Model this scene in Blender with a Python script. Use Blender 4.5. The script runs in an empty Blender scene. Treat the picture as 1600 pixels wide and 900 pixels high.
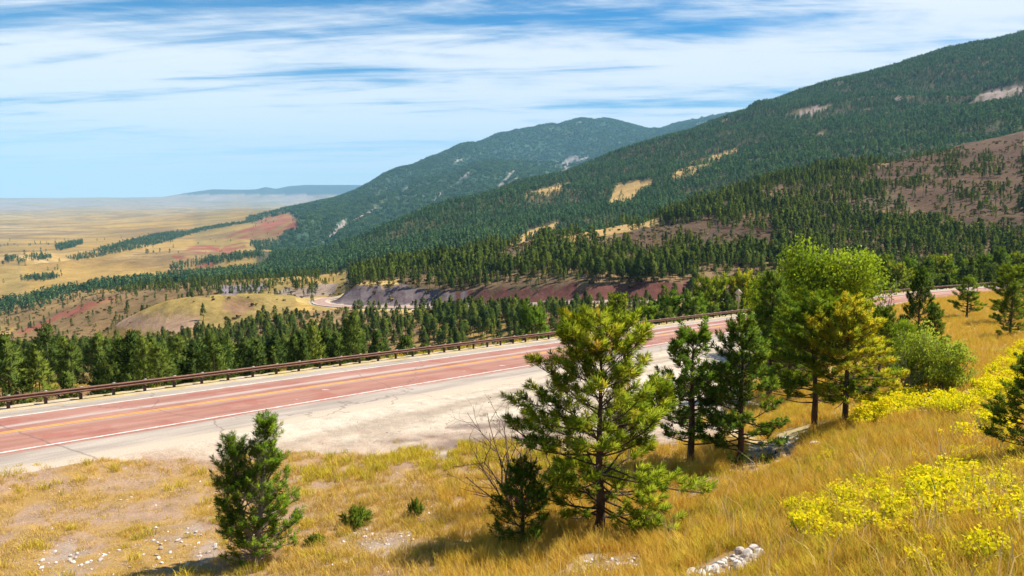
import bpy, math, random
import numpy as np
from mathutils import Vector

random.seed(7)
RNG = np.random.default_rng(11)
S = bpy.context.scene
COL = S.collection

# ------------------------------------------------------------------ camera, sky, sun, exposure
F_PX = 1200.0                       # focal length in photo pixels (1600 wide)
PITCH = math.atan(142 / F_PX)
cam_d = bpy.data.cameras.new('camera')
cam_d.lens = 27.0
cam_d.sensor_width = 36.0
cam_d.clip_start = 0.1
cam_d.clip_end = 200000
cam = bpy.data.objects.new('camera', cam_d)
COL.objects.link(cam)
cam.location = (0, 0, 0)
cam.rotation_euler = (math.pi / 2 - PITCH, 0, 0)
S.camera = cam

SUN_EL, SUN_ROT = math.radians(54), math.radians(73)
sun_dir = Vector((math.sin(SUN_ROT) * math.cos(SUN_EL), math.cos(SUN_ROT) * math.cos(SUN_EL), math.sin(SUN_EL)))
sl = bpy.data.lights.new('sun', 'SUN')
sl.energy = 5.0
sl.angle = math.radians(0.5)
sl.color = (1.0, 0.94, 0.84)
sun = bpy.data.objects.new('sun', sl)
COL.objects.link(sun)
sun.rotation_euler = (-sun_dir).to_track_quat('-Z', 'Y').to_euler()

S.view_settings.view_transform = 'Standard'
S.view_settings.look = 'None'
S.view_settings.exposure = 0.84
S.view_settings.gamma = 1.0
S.view_settings.use_curve_mapping = False
S.render.engine = 'CYCLES'
S.cycles.max_bounces = 6
S.cycles.volume_bounces = 1
S.cycles.transparent_max_bounces = 6


def N(nt, typ, loc=None, **kw):
    n = nt.nodes.new(typ)
    for k, v in kw.items():
        setattr(n, k, v)
    return n


def math_node(nt, op, a, b=None, clamp=False):
    n = nt.nodes.new('ShaderNodeMath')
    n.operation = op
    n.use_clamp = clamp
    for i, v in enumerate((a, b)):
        if v is None:
            continue
        if isinstance(v, (int, float)):
            n.inputs[i].default_value = v
        else:
            nt.links.new(v, n.inputs[i])
    return n.outputs[0]


def mix_col(nt, fac, a, b, blend='MIX'):
    n = nt.nodes.new('ShaderNodeMix')
    n.data_type = 'RGBA'
    n.blend_type = blend
    for sock, v in ((n.inputs['Factor'], fac), (n.inputs[6], a), (n.inputs[7], b)):
        if isinstance(v, (int, float)):
            sock.default_value = v
        elif isinstance(v, (tuple, list)):
            sock.default_value = (*v[:3], 1)
        else:
            nt.links.new(v, sock)
    return n.outputs[2]


def ramp(nt, fac, stops):
    n = nt.nodes.new('ShaderNodeValToRGB')
    el = n.color_ramp.elements
    while len(el) < len(stops):
        el.new(0.5)
    for e, (p, c) in zip(el, stops):
        e.position = p
        e.color = (*c[:3], 1) if isinstance(c, (tuple, list)) else (c, c, c, 1)
    nt.links.new(fac, n.inputs[0])
    return n.outputs[0]


def noise_node(nt, vec, scale, detail=4, rough=0.55, dist=0.0):
    n = nt.nodes.new('ShaderNodeTexNoise')
    n.inputs['Scale'].default_value = scale
    n.inputs['Detail'].default_value = detail
    n.inputs['Roughness'].default_value = rough
    n.inputs['Distortion'].default_value = dist
    if vec is not None:
        nt.links.new(vec, n.inputs['Vector'])
    return n.outputs[0]


W = bpy.data.worlds.new('World')
S.world = W
W.use_nodes = True
nt = W.node_tree
nt.nodes.clear()
sky = N(nt, 'ShaderNodeTexSky', sky_type='NISHITA')
sky.sun_disc = False
sky.sun_elevation = SUN_EL
sky.sun_rotation = SUN_ROT
sky.altitude = 1500
sky.air_density = 1.0
sky.dust_density = 0.6
sky.ozone_density = 2.0
hs = N(nt, 'ShaderNodeHueSaturation')
hs.inputs['Saturation'].default_value = 1.7
hs.inputs['Value'].default_value = 1.2
nt.links.new(sky.outputs[0], hs.inputs['Color'])
tc = N(nt, 'ShaderNodeTexCoord')
sep = N(nt, 'ShaderNodeSeparateXYZ')
nt.links.new(tc.outputs['Generated'], sep.inputs[0])
zc = math_node(nt, 'MAXIMUM', sep.outputs[2], 0.0)
den = math_node(nt, 'ADD', zc, 0.07)
cu = math_node(nt, 'DIVIDE', sep.outputs[0], den)
cv = math_node(nt, 'DIVIDE', sep.outputs[1], den)
# cirrus sheet: long streaks across the view, combed by finer filaments
def cvec(su, sv, ang, off):
    ca, sa = math.cos(ang), math.sin(ang)
    u = math_node(nt, 'ADD', math_node(nt, 'MULTIPLY', cu, ca * su), math_node(nt, 'MULTIPLY', cv, sa * su))
    v = math_node(nt, 'ADD', math_node(nt, 'MULTIPLY', cu, -sa * sv), math_node(nt, 'MULTIPLY', cv, ca * sv))
    c = N(nt, 'ShaderNodeCombineXYZ')
    nt.links.new(u, c.inputs[0]); nt.links.new(v, c.inputs[1]); c.inputs[2].default_value = off
    return c.outputs[0]
n1 = noise_node(nt, cvec(0.30, 0.75, -0.06, 3.7), 1.0, 5, 0.55, 0.7)
n2 = noise_node(nt, cvec(0.55, 2.3, -0.16, 9.1), 1.0, 7, 0.62, 0.9)
n3 = noise_node(nt, cvec(1.6, 3.0, 0.3, 5.0), 1.0, 6, 0.65, 0.4)
cl = math_node(nt, 'ADD', math_node(nt, 'ADD', math_node(nt, 'MULTIPLY', n1, 0.47), math_node(nt, 'MULTIPLY', n2, 0.36)), math_node(nt, 'MULTIPLY', n3, 0.17))
up = N(nt, 'ShaderNodeMapRange', interpolation_type='SMOOTHSTEP')      # the sheet thins out upwards, as it does in view
nt.links.new(sep.outputs[2], up.inputs[0])
up.inputs[1].default_value = 0.10; up.inputs[2].default_value = 0.7; up.inputs[3].default_value = 0.0; up.inputs[4].default_value = 0.16
cl = math_node(nt, 'SUBTRACT', cl, up.outputs[0])
mr = N(nt, 'ShaderNodeMapRange', interpolation_type='SMOOTHSTEP')
nt.links.new(cl, mr.inputs[0])
mr.inputs[1].default_value = 0.37
mr.inputs[2].default_value = 0.53
lo = N(nt, 'ShaderNodeMapRange', interpolation_type='SMOOTHSTEP')
nt.links.new(sep.outputs[2], lo.inputs[0])
lo.inputs[1].default_value = 0.012
lo.inputs[2].default_value = 0.05
hz = N(nt, 'ShaderNodeMapRange', interpolation_type='SMOOTHSTEP')
nt.links.new(sep.outputs[2], hz.inputs[0])
hz.inputs[1].default_value = 0.0; hz.inputs[2].default_value = 0.11; hz.inputs[3].default_value = 0.72; hz.inputs[4].default_value = 0.0
skyb = mix_col(nt, hz.outputs[0], hs.outputs[0], (9.8, 11.6, 12.8))
cm = math_node(nt, 'MULTIPLY', math_node(nt, 'MULTIPLY', mr.outputs[0], lo.outputs[0]), 0.93)
skyc = mix_col(nt, cm, skyb, (11.0, 11.0, 11.1))
bg = N(nt, 'ShaderNodeBackground')
nt.links.new(skyc, bg.inputs[0])
bg.inputs[1].default_value = 0.056
wo = N(nt, 'ShaderNodeOutputWorld')
nt.links.new(bg.outputs[0], wo.inputs[0])

# ------------------------------------------------------------------ helpers: noise, projection, meshes
def _hash(ix, iy, seed):
    h = (ix.astype(np.int64) * 374761393 + iy.astype(np.int64) * 668265263 + seed * 1274126177) & 0xFFFFFFFF
    h = ((h ^ (h >> 13)) * 1274126177) & 0xFFFFFFFF
    return ((h ^ (h >> 16)) & 0xFFFFFF) / float(0xFFFFFF)


def vnoise(x, y, seed=0):
    x = np.asarray(x, float); y = np.asarray(y, float)
    ix, iy = np.floor(x), np.floor(y)
    fx, fy = x - ix, y - iy
    fx = fx * fx * (3 - 2 * fx); fy = fy * fy * (3 - 2 * fy)
    a = _hash(ix, iy, seed); b = _hash(ix + 1, iy, seed)
    c = _hash(ix, iy + 1, seed); d = _hash(ix + 1, iy + 1, seed)
    return (a * (1 - fx) + b * fx) * (1 - fy) + (c * (1 - fx) + d * fx) * fy


def fbm(x, y, seed=0, octv=4, gain=0.5):
    s, a, t = 0.0, 1.0, 0.0
    for o in range(octv):
        s = s + a * vnoise(x * 2 ** o, y * 2 ** o, seed + o * 17)
        t += a
        a *= gain
    return s / t


CP, SP = math.cos(PITCH), math.sin(PITCH)


def ray(px, py):
    """direction through a photo pixel, scaled to unit forward (Y) distance"""
    a = (np.asarray(px, float) - 800) / F_PX
    b = (450 - np.asarray(py, float)) / F_PX
    dy = CP + b * SP
    return a / dy, (-SP + b * CP) / dy


def to_px(x, y, z):
    w = y * CP - z * SP
    w = np.where(w < 0.01, 0.01, w)
    v = y * SP + z * CP
    return 800 + F_PX * x / w, 450 - F_PX * v / w


def new_mesh(name, verts, faces=None, tris=None, quads=None, mat=None, smooth=True):
    me = bpy.data.meshes.new(name)
    if faces is not None:
        me.from_pydata([tuple(v) for v in verts], [], faces)
    else:
        V = np.asarray(verts, np.float32)
        T = np.zeros((0, 3), np.int32) if tris is None or len(tris) == 0 else np.asarray(tris, np.int32)
        Q = np.zeros((0, 4), np.int32) if quads is None or len(quads) == 0 else np.asarray(quads, np.int32)
        me.vertices.add(len(V))
        me.vertices.foreach_set('co', V.ravel())
        loops = np.concatenate([Q.ravel(), T.ravel()]).astype(np.int32)
        tot = np.concatenate([np.full(len(Q), 4, np.int32), np.full(len(T), 3, np.int32)])
        start = np.concatenate([[0], np.cumsum(tot)[:-1]]).astype(np.int32) if len(tot) else np.zeros(0, np.int32)
        me.loops.add(len(loops))
        me.loops.foreach_set('vertex_index', loops)
        me.polygons.add(len(tot))
        me.polygons.foreach_set('loop_start', start)
        me.polygons.foreach_set('loop_total', tot)
        me.update(calc_edges=True)
    if smooth and len(me.polygons):
        me.polygons.foreach_set('use_smooth', np.ones(len(me.polygons), bool))
    if mat:
        me.materials.append(mat)
    return me


def fattr(me, name, arr):
    a = me.attributes.new(name, 'FLOAT', 'POINT')
    a.data.foreach_set('value', np.asarray(arr, np.float32))


def cattr(me, name, rgb):
    a = me.attributes.new(name, 'FLOAT_COLOR', 'POINT')
    c = np.ones((len(rgb), 4), np.float32)
    c[:, :3] = rgb
    a.data.foreach_set('color', c.ravel())


def link(name, me, parent=None):
    o = bpy.data.objects.new(name, me)
    COL.objects.link(o)
    if parent is not None:
        o.parent = parent
    return o


def empty(name, loc, label, cat, group=None):
    o = bpy.data.objects.new(name, None)
    COL.objects.link(o)
    o.location = loc
    o.empty_display_size = 0.3
    tag(o, label, cat, group)
    return o


def tag(o, label=None, cat=None, group=None, kind=None):
    if label: o['label'] = label
    if cat: o['category'] = cat
    if group: o['group'] = group
    if kind: o['kind'] = kind
    return o


def soft_normals(me, nr):
    me.polygons.foreach_set('use_smooth', np.ones(len(me.polygons), bool))
    me.normals_split_custom_set_from_vertices(nr.tolist())


class Geo:
    """collects tubes, boxes and leaf faces into one mesh"""
    def __init__(self):
        self.v, self.q, self.t, self.a, self.n, self.nr = [], [], [], [], 0, []

    def add(self, v, q=None, t=None, a=0.5, nr=None):
        v = np.asarray(v, np.float32)
        self.nr.append(np.zeros((len(v), 3), np.float32) if nr is None else np.asarray(nr, np.float32))
        self.v.append(v)
        if q is not None and len(q): self.q.append(np.asarray(q, np.int32) + self.n)
        if t is not None and len(t): self.t.append(np.asarray(t, np.int32) + self.n)
        self.a.append(np.broadcast_to(np.asarray(a, np.float32), (len(v),)))
        self.n += len(v)

    def tube(self, pts, rad, sides=6, a=0.5):
        pts = np.asarray(pts, float); n = len(pts)
        tan = np.gradient(pts, axis=0)
        tan /= np.linalg.norm(tan, axis=1)[:, None] + 1e-9
        up = np.array([0.0, 0, 1]) if abs(tan[0, 2]) < 0.9 else np.array([1.0, 0, 0])
        s = np.cross(tan, up); s /= np.linalg.norm(s, axis=1)[:, None] + 1e-9
        b = np.cross(s, tan)
        ang = np.arange(sides) * 2 * math.pi / sides
        rad = np.broadcast_to(np.asarray(rad, float), (n,))
        V = pts[:, None] + rad[:, None, None] * (np.cos(ang)[None, :, None] * s[:, None] + np.sin(ang)[None, :, None] * b[:, None])
        i = np.arange(n - 1)[:, None] * sides; j = np.arange(sides)[None]; k = (j + 1) % sides
        q = np.stack([i + j, i + k, i + sides + k, i + sides + j], -1).reshape(-1, 4)
        self.add(V.reshape(-1, 3), q, None, a)

    def box(self, c, sx, sy, sz, ax=(1, 0, 0), ay=(0, 1, 0), az=(0, 0, 1), a=0.5):
        c = np.asarray(c, float); ax, ay, az = map(lambda w: np.asarray(w, float), (ax, ay, az))
        V = [c + ax * sx / 2 * i + ay * sy / 2 * j + az * sz / 2 * k for k in (-1, 1) for j in (-1, 1) for i in (-1, 1)]
        self.add(V, [(0, 2, 3, 1), (4, 5, 7, 6), (0, 1, 5, 4), (2, 6, 7, 3), (0, 4, 6, 2), (1, 3, 7, 5)], None, a)

    def needles(self, base, axis, L, n, nl, w, rng, a, spread=(1.25, 0.45), lift=0.0, crown=0.35):
        m = len(base)
        base = np.repeat(base, n, 0); axis = np.repeat(axis, n, 0)
        L = np.repeat(np.broadcast_to(L, (m,)), n); a = np.repeat(np.broadcast_to(a, (m,)), n)
        k = m * n
        t = rng.random(k)
        p = rng.normal(size=(k, 3))
        p -= axis * (p * axis).sum(1)[:, None]
        p /= np.linalg.norm(p, axis=1)[:, None] + 1e-9
        th = spread[0] + (spread[1] - spread[0]) * t + rng.normal(0, 0.18, k)
        d = axis * np.cos(th)[:, None] + p * np.sin(th)[:, None]
        d[:, 2] += lift
        d /= np.linalg.norm(d, axis=1)[:, None]
        o = base + axis * (L * t)[:, None]
        tip = o + d * (nl * rng.uniform(0.75, 1.15, k))[:, None]
        s = np.cross(d, rng.normal(size=(k, 3)))
        s /= np.linalg.norm(s, axis=1)[:, None] + 1e-9
        mid = o + (tip - o) * 0.45
        ctr = base + axis * (L * 0.5)[:, None]
        outw = ctr * np.array([1, 1, 0.0]); outw = outw / (np.linalg.norm(outw, axis=1)[:, None] + 1e-6) + np.array([0, 0, 0.55])
        nr = (mid - ctr) / (np.linalg.norm(mid - ctr, axis=1)[:, None] + 1e-6) * (1 - crown) + outw * crown + rng.normal(0, 0.12, (k, 3))
        nr /= np.linalg.norm(nr, axis=1)[:, None] + 1e-9
        fl = (np.cross(s, d) * nr).sum(1) > 0                     # wind each blade so that it faces outwards
        s = np.where(fl[:, None], s, -s)
        V = np.stack([o, mid + s * (w / 2), tip, mid - s * (w / 2)], 1).reshape(-1, 3)
        idx = np.arange(k)[:, None] * 4
        self.add(V, idx + np.array([[0, 1, 2, 3]]), None, np.repeat(np.clip(a + rng.normal(0, 0.06, k), 0, 1), 4), np.repeat(nr, 4, 0))

    def leaves(self, c, size, rng, a, flat=0.0, nr=None):
        k = len(c)
        u = rng.normal(size=(k, 3)); u[:, 2] *= (1 - flat); u /= np.linalg.norm(u, axis=1)[:, None]
        s = np.cross(u, rng.normal(size=(k, 3))); s /= np.linalg.norm(s, axis=1)[:, None]
        z = (size * rng.uniform(0.7, 1.3, k))[:, None]
        if nr is not None:
            nr = nr + rng.normal(0, 0.3, (k, 3)); nr /= np.linalg.norm(nr, axis=1)[:, None] + 1e-9
            s = np.where(((np.cross(s, u) * nr).sum(1) > 0)[:, None], s, -s)
            nr = np.repeat(nr, 4, 0)
        V = np.stack([c - u * z * 0.5, c + s * z * 0.36, c + u * z * 0.5, c - s * z * 0.36], 1).reshape(-1, 3)
        idx = np.arange(k)[:, None] * 4
        self.add(V, idx + np.array([[0, 1, 2, 3]]), None, np.repeat(np.clip(a, 0, 1), 4), nr)

    def mesh(self, name, mat, smooth=True):
        V = np.concatenate(self.v)
        Q = np.concatenate(self.q) if self.q else None
        T = np.concatenate(self.t) if self.t else None
        me = new_mesh(name, V, tris=T, quads=Q, mat=mat, smooth=smooth)
        fattr(me, 'tint', np.concatenate(self.a))
        nr = np.concatenate(self.nr)
        if np.any(nr):
            soft_normals(me, nr)
        return me


# ------------------------------------------------------------------ materials
def new_mat(name):
    m = bpy.data.materials.new(name)
    m.use_nodes = True
    m.node_tree.nodes.clear()
    return m, m.node_tree


def out(nt, sh):
    o = nt.nodes.new('ShaderNodeOutputMaterial')
    nt.links.new(sh, o.inputs[0])


def principled(nt, col, rough=0.8, spec=0.3, metal=0.0, bump=None, bstr=0.3, bdist=0.05):
    p = nt.nodes.new('ShaderNodeBsdfPrincipled')
    if isinstance(col, tuple): p.inputs['Base Color'].default_value = (*col, 1)
    else: nt.links.new(col, p.inputs['Base Color'])
    p.inputs['Roughness'].default_value = rough
    p.inputs['Specular IOR Level'].default_value = spec
    p.inputs['Metallic'].default_value = metal
    if bump is not None:
        b = nt.nodes.new('ShaderNodeBump')
        b.inputs['Strength'].default_value = bstr
        b.inputs['Distance'].default_value = bdist
        nt.links.new(bump, b.inputs['Height'])
        nt.links.new(b.outputs[0], p.inputs['Normal'])
    return p.outputs[0]


def attr(nt, name, kind='GEOMETRY'):
    n = nt.nodes.new('ShaderNodeAttribute')
    n.attribute_name = name
    n.attribute_type = kind
    return n


def foliage_mat(name, stops, transl=0.35, rnd=0.25, tcol=(1.0, 1.0, 0.55)):
    m, nt = new_mat(name)
    t = attr(nt, 'tint').outputs['Fac']
    oi = nt.nodes.new('ShaderNodeObjectInfo')
    r = math_node(nt, 'MULTIPLY', math_node(nt, 'SUBTRACT', oi.outputs['Random'], 0.5), rnd)
    f = math_node(nt, 'ADD', t, r, clamp=True)
    c = ramp(nt, f, stops)
    d = nt.nodes.new('ShaderNodeBsdfDiffuse')
    nt.links.new(c, d.inputs[0])
    tr = nt.nodes.new('ShaderNodeBsdfTranslucent')
    nt.links.new(mix_col(nt, 1.0, c, tcol, 'MULTIPLY'), tr.inputs[0])
    mx = nt.nodes.new('ShaderNodeMixShader')
    mx.inputs[0].default_value = transl
    nt.links.new(d.outputs[0], mx.inputs[1]); nt.links.new(tr.outputs[0], mx.inputs[2])
    out(nt, mx.outputs[0])
    return m


M_NEEDLE = foliage_mat('pine_needles', [(0, (0.025, 0.055, 0.010)), (0.4, (0.095, 0.165, 0.014)), (0.72, (0.27, 0.33, 0.020)), (0.92, (0.46, 0.44, 0.03)), (1, (0.50, 0.33, 0.03))], 0.3)
M_NEEDLE_DARK = foliage_mat('pine_needles_dark', [(0, (0.028, 0.060, 0.014)), (0.5, (0.098, 0.170, 0.022)), (1, (0.28, 0.33, 0.03))], 0.32)
M_NEEDLE_GREEN = foliage_mat('pine_needles_green', [(0, (0.03, 0.07, 0.011)), (0.5, (0.12, 0.21, 0.018)), (1, (0.32, 0.39, 0.028))], 0.34)
M_NEEDLE_YEL = foliage_mat('pine_needles_yellowing', [(0, (0.07, 0.11, 0.014)), (0.5, (0.20, 0.26, 0.02)), (0.8, (0.46, 0.44, 0.025)), (1, (0.66, 0.50, 0.03))], 0.35)
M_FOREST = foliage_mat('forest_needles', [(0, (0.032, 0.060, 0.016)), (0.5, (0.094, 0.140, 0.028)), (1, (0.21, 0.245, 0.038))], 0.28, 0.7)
M_FOREST_FAR = foliage_mat('spruce_needles_haze_blue', [(0, (0.022, 0.054, 0.032)), (0.5, (0.070, 0.150, 0.074)), (1, (0.17, 0.26, 0.09))], 0.28, 0.7)  # spruce green with extra blue, part of the distance haze put in the colour
M_COTTON = foliage_mat('cottonwood_leaves', [(0, (0.10, 0.16, 0.014)), (0.5, (0.26, 0.36, 0.022)), (1, (0.48, 0.54, 0.04))], 0.45)
M_ASPEN = foliage_mat('aspen_leaves', [(0, (0.18, 0.26, 0.02)), (0.5, (0.42, 0.50, 0.06)), (1, (0.70, 0.70, 0.16))], 0.45)
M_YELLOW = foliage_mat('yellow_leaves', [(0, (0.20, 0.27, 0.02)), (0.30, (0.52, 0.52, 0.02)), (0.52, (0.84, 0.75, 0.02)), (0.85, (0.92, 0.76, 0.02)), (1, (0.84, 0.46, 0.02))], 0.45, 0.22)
M_JUNIPER = foliage_mat('juniper_leaves', [(0, (0.05, 0.09, 0.012)), (0.5, (0.13, 0.19, 0.02)), (1, (0.28, 0.30, 0.03))], 0.3)
M_GREYTWIG = foliage_mat('grey_twigs', [(0, (0.16, 0.13, 0.11)), (0.5, (0.28, 0.24, 0.21)), (1, (0.40, 0.36, 0.33))], 0.1)


def bark_mat(name, c1, c2, scale=6.0):
    m, nt = new_mat(name)
    tc = nt.nodes.new('ShaderNodeTexCoord')
    mp = nt.nodes.new('ShaderNodeMapping')
    mp.inputs['Scale'].default_value = (1, 1, 0.25)
    nt.links.new(tc.outputs['Object'], mp.inputs[0])
    n = noise_node(nt, mp.outputs[0], scale, 5, 0.65)
    c = ramp(nt, n, [(0.3, c1), (0.7, c2)])
    out(nt, principled(nt, c, 0.9, 0.15, bump=n, bstr=0.7, bdist=0.03))
    return m


M_BARK = bark_mat('pine_bark', (0.035, 0.022, 0.016), (0.13, 0.085, 0.06))
M_BARK_PALE = bark_mat('pale_bark', (0.16, 0.12, 0.09), (0.42, 0.36, 0.30))
M_BARK_GREY = bark_mat('grey_deadwood', (0.16, 0.14, 0.13), (0.42, 0.39, 0.36))
M_TWIG = bark_mat('bare_twigs', (0.06, 0.035, 0.028), (0.16, 0.10, 0.075))


def terrain_mat(name, near=False):
    m, nt = new_mat(name)
    col = attr(nt, 'ground').outputs['Color']
    g = nt.nodes.new('ShaderNodeNewGeometry')
    pos = g.outputs['Position']
    if near:
        a = noise_node(nt, pos, 0.9, 6, 0.7)
        b = noise_node(nt, pos, 9.0, 6, 0.75)
        v = nt.nodes.new('ShaderNodeTexVoronoi')
        v.inputs['Scale'].default_value = 11.0
        v.inputs['Randomness'].default_value = 1.0
        nt.links.new(pos, v.inputs['Vector'])
        f = math_node(nt, 'ADD', math_node(nt, 'MULTIPLY', a, 0.5), math_node(nt, 'MULTIPLY', b, 0.5))
        k = ramp(nt, f, [(0.32, 0.55), (0.5, 0.98), (0.68, 1.35)])
        c = mix_col(nt, 1.0, col, k, 'MULTIPLY')
        sp = math_node(nt, 'LESS_THAN', v.outputs['Distance'], 0.16)
        sp = math_node(nt, 'MULTIPLY', sp, math_node(nt, 'GREATER_THAN', noise_node(nt, pos, 1.7, 3, 0.6), 0.5))
        c = mix_col(nt, math_node(nt, 'MULTIPLY', sp, attr(nt, 'stony').outputs['Fac']), c, (0.62, 0.56, 0.50))
        out(nt, principled(nt, c, 0.95, 0.1, bump=b, bstr=0.8, bdist=0.08))
    else:
        a = noise_node(nt, pos, 0.0035, 6, 0.6)
        b = noise_node(nt, pos, 0.03, 6, 0.65)
        d = noise_node(nt, pos, 0.25, 5, 0.7)
        f = math_node(nt, 'ADD', math_node(nt, 'ADD', math_node(nt, 'MULTIPLY', a, 0.3), math_node(nt, 'MULTIPLY', b, 0.35)), math_node(nt, 'MULTIPLY', d, 0.35))
        k = ramp(nt, f, [(0.36, 0.45), (0.5, 0.95), (0.64, 1.45)])
        c = mix_col(nt, 1.0, col, k, 'MULTIPLY')
        out(nt, principled(nt, c, 0.95, 0.08, bump=d, bstr=0.7, bdist=0.8))
    return m


M_NEAR = terrain_mat('foreground_earth', True)
M_FAR = terrain_mat('hillside_earth', False)

# ------------------------------------------------------------------ the road's line (the guardrail base), then everything else from it
def catmull(P, step):
    P = np.asarray(P, float); res = []
    Q = np.vstack([2 * P[0] - P[1], P, 2 * P[-1] - P[-2]])
    for i in range(1, len(Q) - 2):
        n = max(2, int(np.linalg.norm(Q[i + 1] - Q[i]) / step))
        t = np.linspace(0, 1, n, endpoint=False)[:, None]
        a, b, c, d = Q[i - 1], Q[i], Q[i + 1], Q[i + 2]
        res.append(0.5 * (2 * b + (c - a) * t + (2 * a - 5 * b + 4 * c - d) * t ** 2 + (3 * b - a - 3 * c + d) * t ** 3))
    return np.vstack(res + [P[-1:]])


def resample(P, step):
    d = np.concatenate([[0], np.cumsum(np.linalg.norm(np.diff(P, axis=0), axis=1))])
    s = np.arange(0, d[-1], step)
    return np.stack([np.interp(s, d, P[:, i]) for i in range(3)], 1)


def rp(s): return (-26.2 + .656 * s, 45.2 + .755 * s, -12.05 - .0597 * s)
RAIL = catmull([rp(s) for s in (-75, -50, -25, 0, 25, 50, 75, 92, 108)] + [(57, 140, -19.1), (76, 156.5, -19.8), (100, 172.5, -20.4), (125, 185, -20.7), (165, 198, -20.9), (215, 208, -21)], 1.0)
RAIL = resample(RAIL, 1.0)


def normals(P):
    t = np.gradient(P, axis=0); t[:, 2] = 0
    t /= np.linalg.norm(t, axis=1)[:, None]
    return t, np.stack([t[:, 1], -t[:, 0], np.zeros(len(t))], 1)     # right-hand side = towards the viewer


def offset(P, u, dz=0.0):
    t, n = normals(P)
    Q = P + n * np.asarray(u, float).reshape(-1, 1)
    Q[:, 2] += dz
    return Q


# far stretch of the same road across the canyon
def wp(px, py, Y):
    a, b = ray(px, py)
    return (a * Y, Y, b * Y)
FAR_C = catmull([wp(1130, 466, 352), wp(1050, 470, 344), wp(960, 472, 348), wp(900, 473, 356), wp(820, 475, 368), wp(740, 478, 384), wp(660, 480, 398), wp(590, 480, 407), wp(545, 479, 411), wp(508, 475.5, 422), wp(499, 470.5, 440), wp(512, 466.5, 462), wp(540, 464, 485), wp(590, 462, 500)], 2.0)
FAR_C = resample(FAR_C, 2.0)

# ------------------------------------------------------------------ terrain: ridge, slope and valley lines by bearing
LINES = []
def line(name, d):  LINES.append((name, d))
# near slope (px: depth, photo y)
line('n1', {-400: (22, 905), 0: (21.5, 900), 400: (20.5, 900), 800: (17.5, 900), 1000: (15, 900), 1200: (12, 900), 1400: (9.5, 900), 1600: (8, 900), 2000: (6.5, 880)})
line('n2', {-400: (25, 860), 0: (24.5, 850), 400: (23.7, 850), 800: (21.5, 850), 1000: (19, 853), 1200: (16, 835), 1400: (12.5, 805), 1600: (11.5, 795), 2000: (11, 740)})
line('n3', {-400: (29, 808), 0: (28.5, 800), 400: (27.5, 800), 800: (25.5, 800), 1000: (24, 801), 1200: (22, 770), 1400: (18, 730), 1600: (17, 710), 2000: (17, 640)})
line('n4', {-400: (32, 768), 0: (32.5, 757), 200: (34, 735), 400: (36, 714), 600: (37, 705), 800: (37, 695), 1000: (35, 698), 1200: (33, 698), 1300: (31, 670), 1400: (30, 650), 1600: (30, 620), 2000: (30, 560)})
line('n5', {-400: (33, 757), 0: (34, 742), 400: (39, 691), 800: (45, 647), 1000: (48, 632), 1200: (52, 615), 1300: (54, 590), 1400: (55, 565), 1600: (55, 550), 2000: (60, 490)})
line('n6', {-400: (34, 748), 0: (35, 733), 400: (42, 673), 800: (53, 598), 1000: (62, 572), 1200: (80, 535), 1300: (88, 522), 1400: (96, 503), 1600: (95, 498), 2000: (100, 440)})
# rail base is inserted here as 'rail'
line('rail', None)
line('c1', {-400: (66, 612), 0: (75, 610), 150: (76, 611), 300: (84, 615), 450: (92, 640), 600: (102, 672), 750: (118, 680), 900: (135, 668), 1050: (150, 628), 1200: (172, 575), 1350: (205, 515), 1500: (222, 478), 1600: (225, 463), 2000: (230, 440)})
line('c2', {-400: (135, 592), 0: (140, 593), 150: (150, 593), 300: (160, 606), 450: (172, 645), 600: (190, 676), 750: (205, 672), 900: (220, 645), 1050: (232, 597), 1200: (252, 540), 1350: (275, 495), 1500: (285, 466), 1600: (288, 455), 2000: (290, 420)})
line('c3', {-400: (230, 574), 0: (235, 574), 150: (245, 570), 300: (260, 566), 450: (275, 556), 600: (295, 555), 750: (292, 542), 900: (285, 520), 1050: (292, 500), 1200: (310, 480), 1350: (332, 456), 1500: (345, 436), 1600: (345, 426), 2000: (345, 380)})
line('c4', {-400: (300, 567), 0: (305, 566), 150: (315, 557), 300: (335, 535), 400: (355, 512), 470: (380, 490), 600: (396, 486), 750: (372, 482), 900: (345, 477), 1050: (334, 474), 1200: (345, 463), 1350: (362, 443), 1500: (378, 422), 1600: (380, 412), 2000: (380, 360)})
line('c5', {-400: (350, 560), 0: (360, 560), 150: (370, 546), 200: (374, 532), 300: (378, 500), 400: (400, 480), 470: (425, 470), 520: (430, 472), 600: (415, 476), 750: (389, 473), 900: (361, 470), 1050: (350, 468), 1200: (356, 456), 1350: (376, 436), 1500: (398, 415), 1600: (400, 404), 2000: (400, 350)})
line('c6', {-400: (420, 548), 0: (430, 546), 150: (420, 528), 190: (400, 499), 225: (396, 481), 260: (396, 470), 300: (400, 466), 400: (425, 461), 440: (438, 459), 480: (448, 464), 515: (452, 467), 540: (446, 456), 558: (436, 447), 620: (428, 446), 660: (420, 450), 700: (410, 453), 780: (392, 453), 900: (370, 449), 1020: (360, 447), 1100: (362, 442), 1200: (370, 438), 1350: (400, 418), 1500: (420, 400), 1600: (420, 388), 2000: (420, 330)})
line('a1', {-400: (560, 524), 0: (560, 524), 150: (520, 522), 250: (510, 505), 300: (510, 488), 400: (520, 474), 450: (530, 468), 515: (520, 470), 560: (470, 444), 620: (462, 440), 750: (450, 426), 900: (432, 418), 1050: (440, 406), 1200: (475, 384), 1350: (510, 362), 1500: (530, 345), 1600: (530, 330), 2000: (530, 270)})
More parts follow.
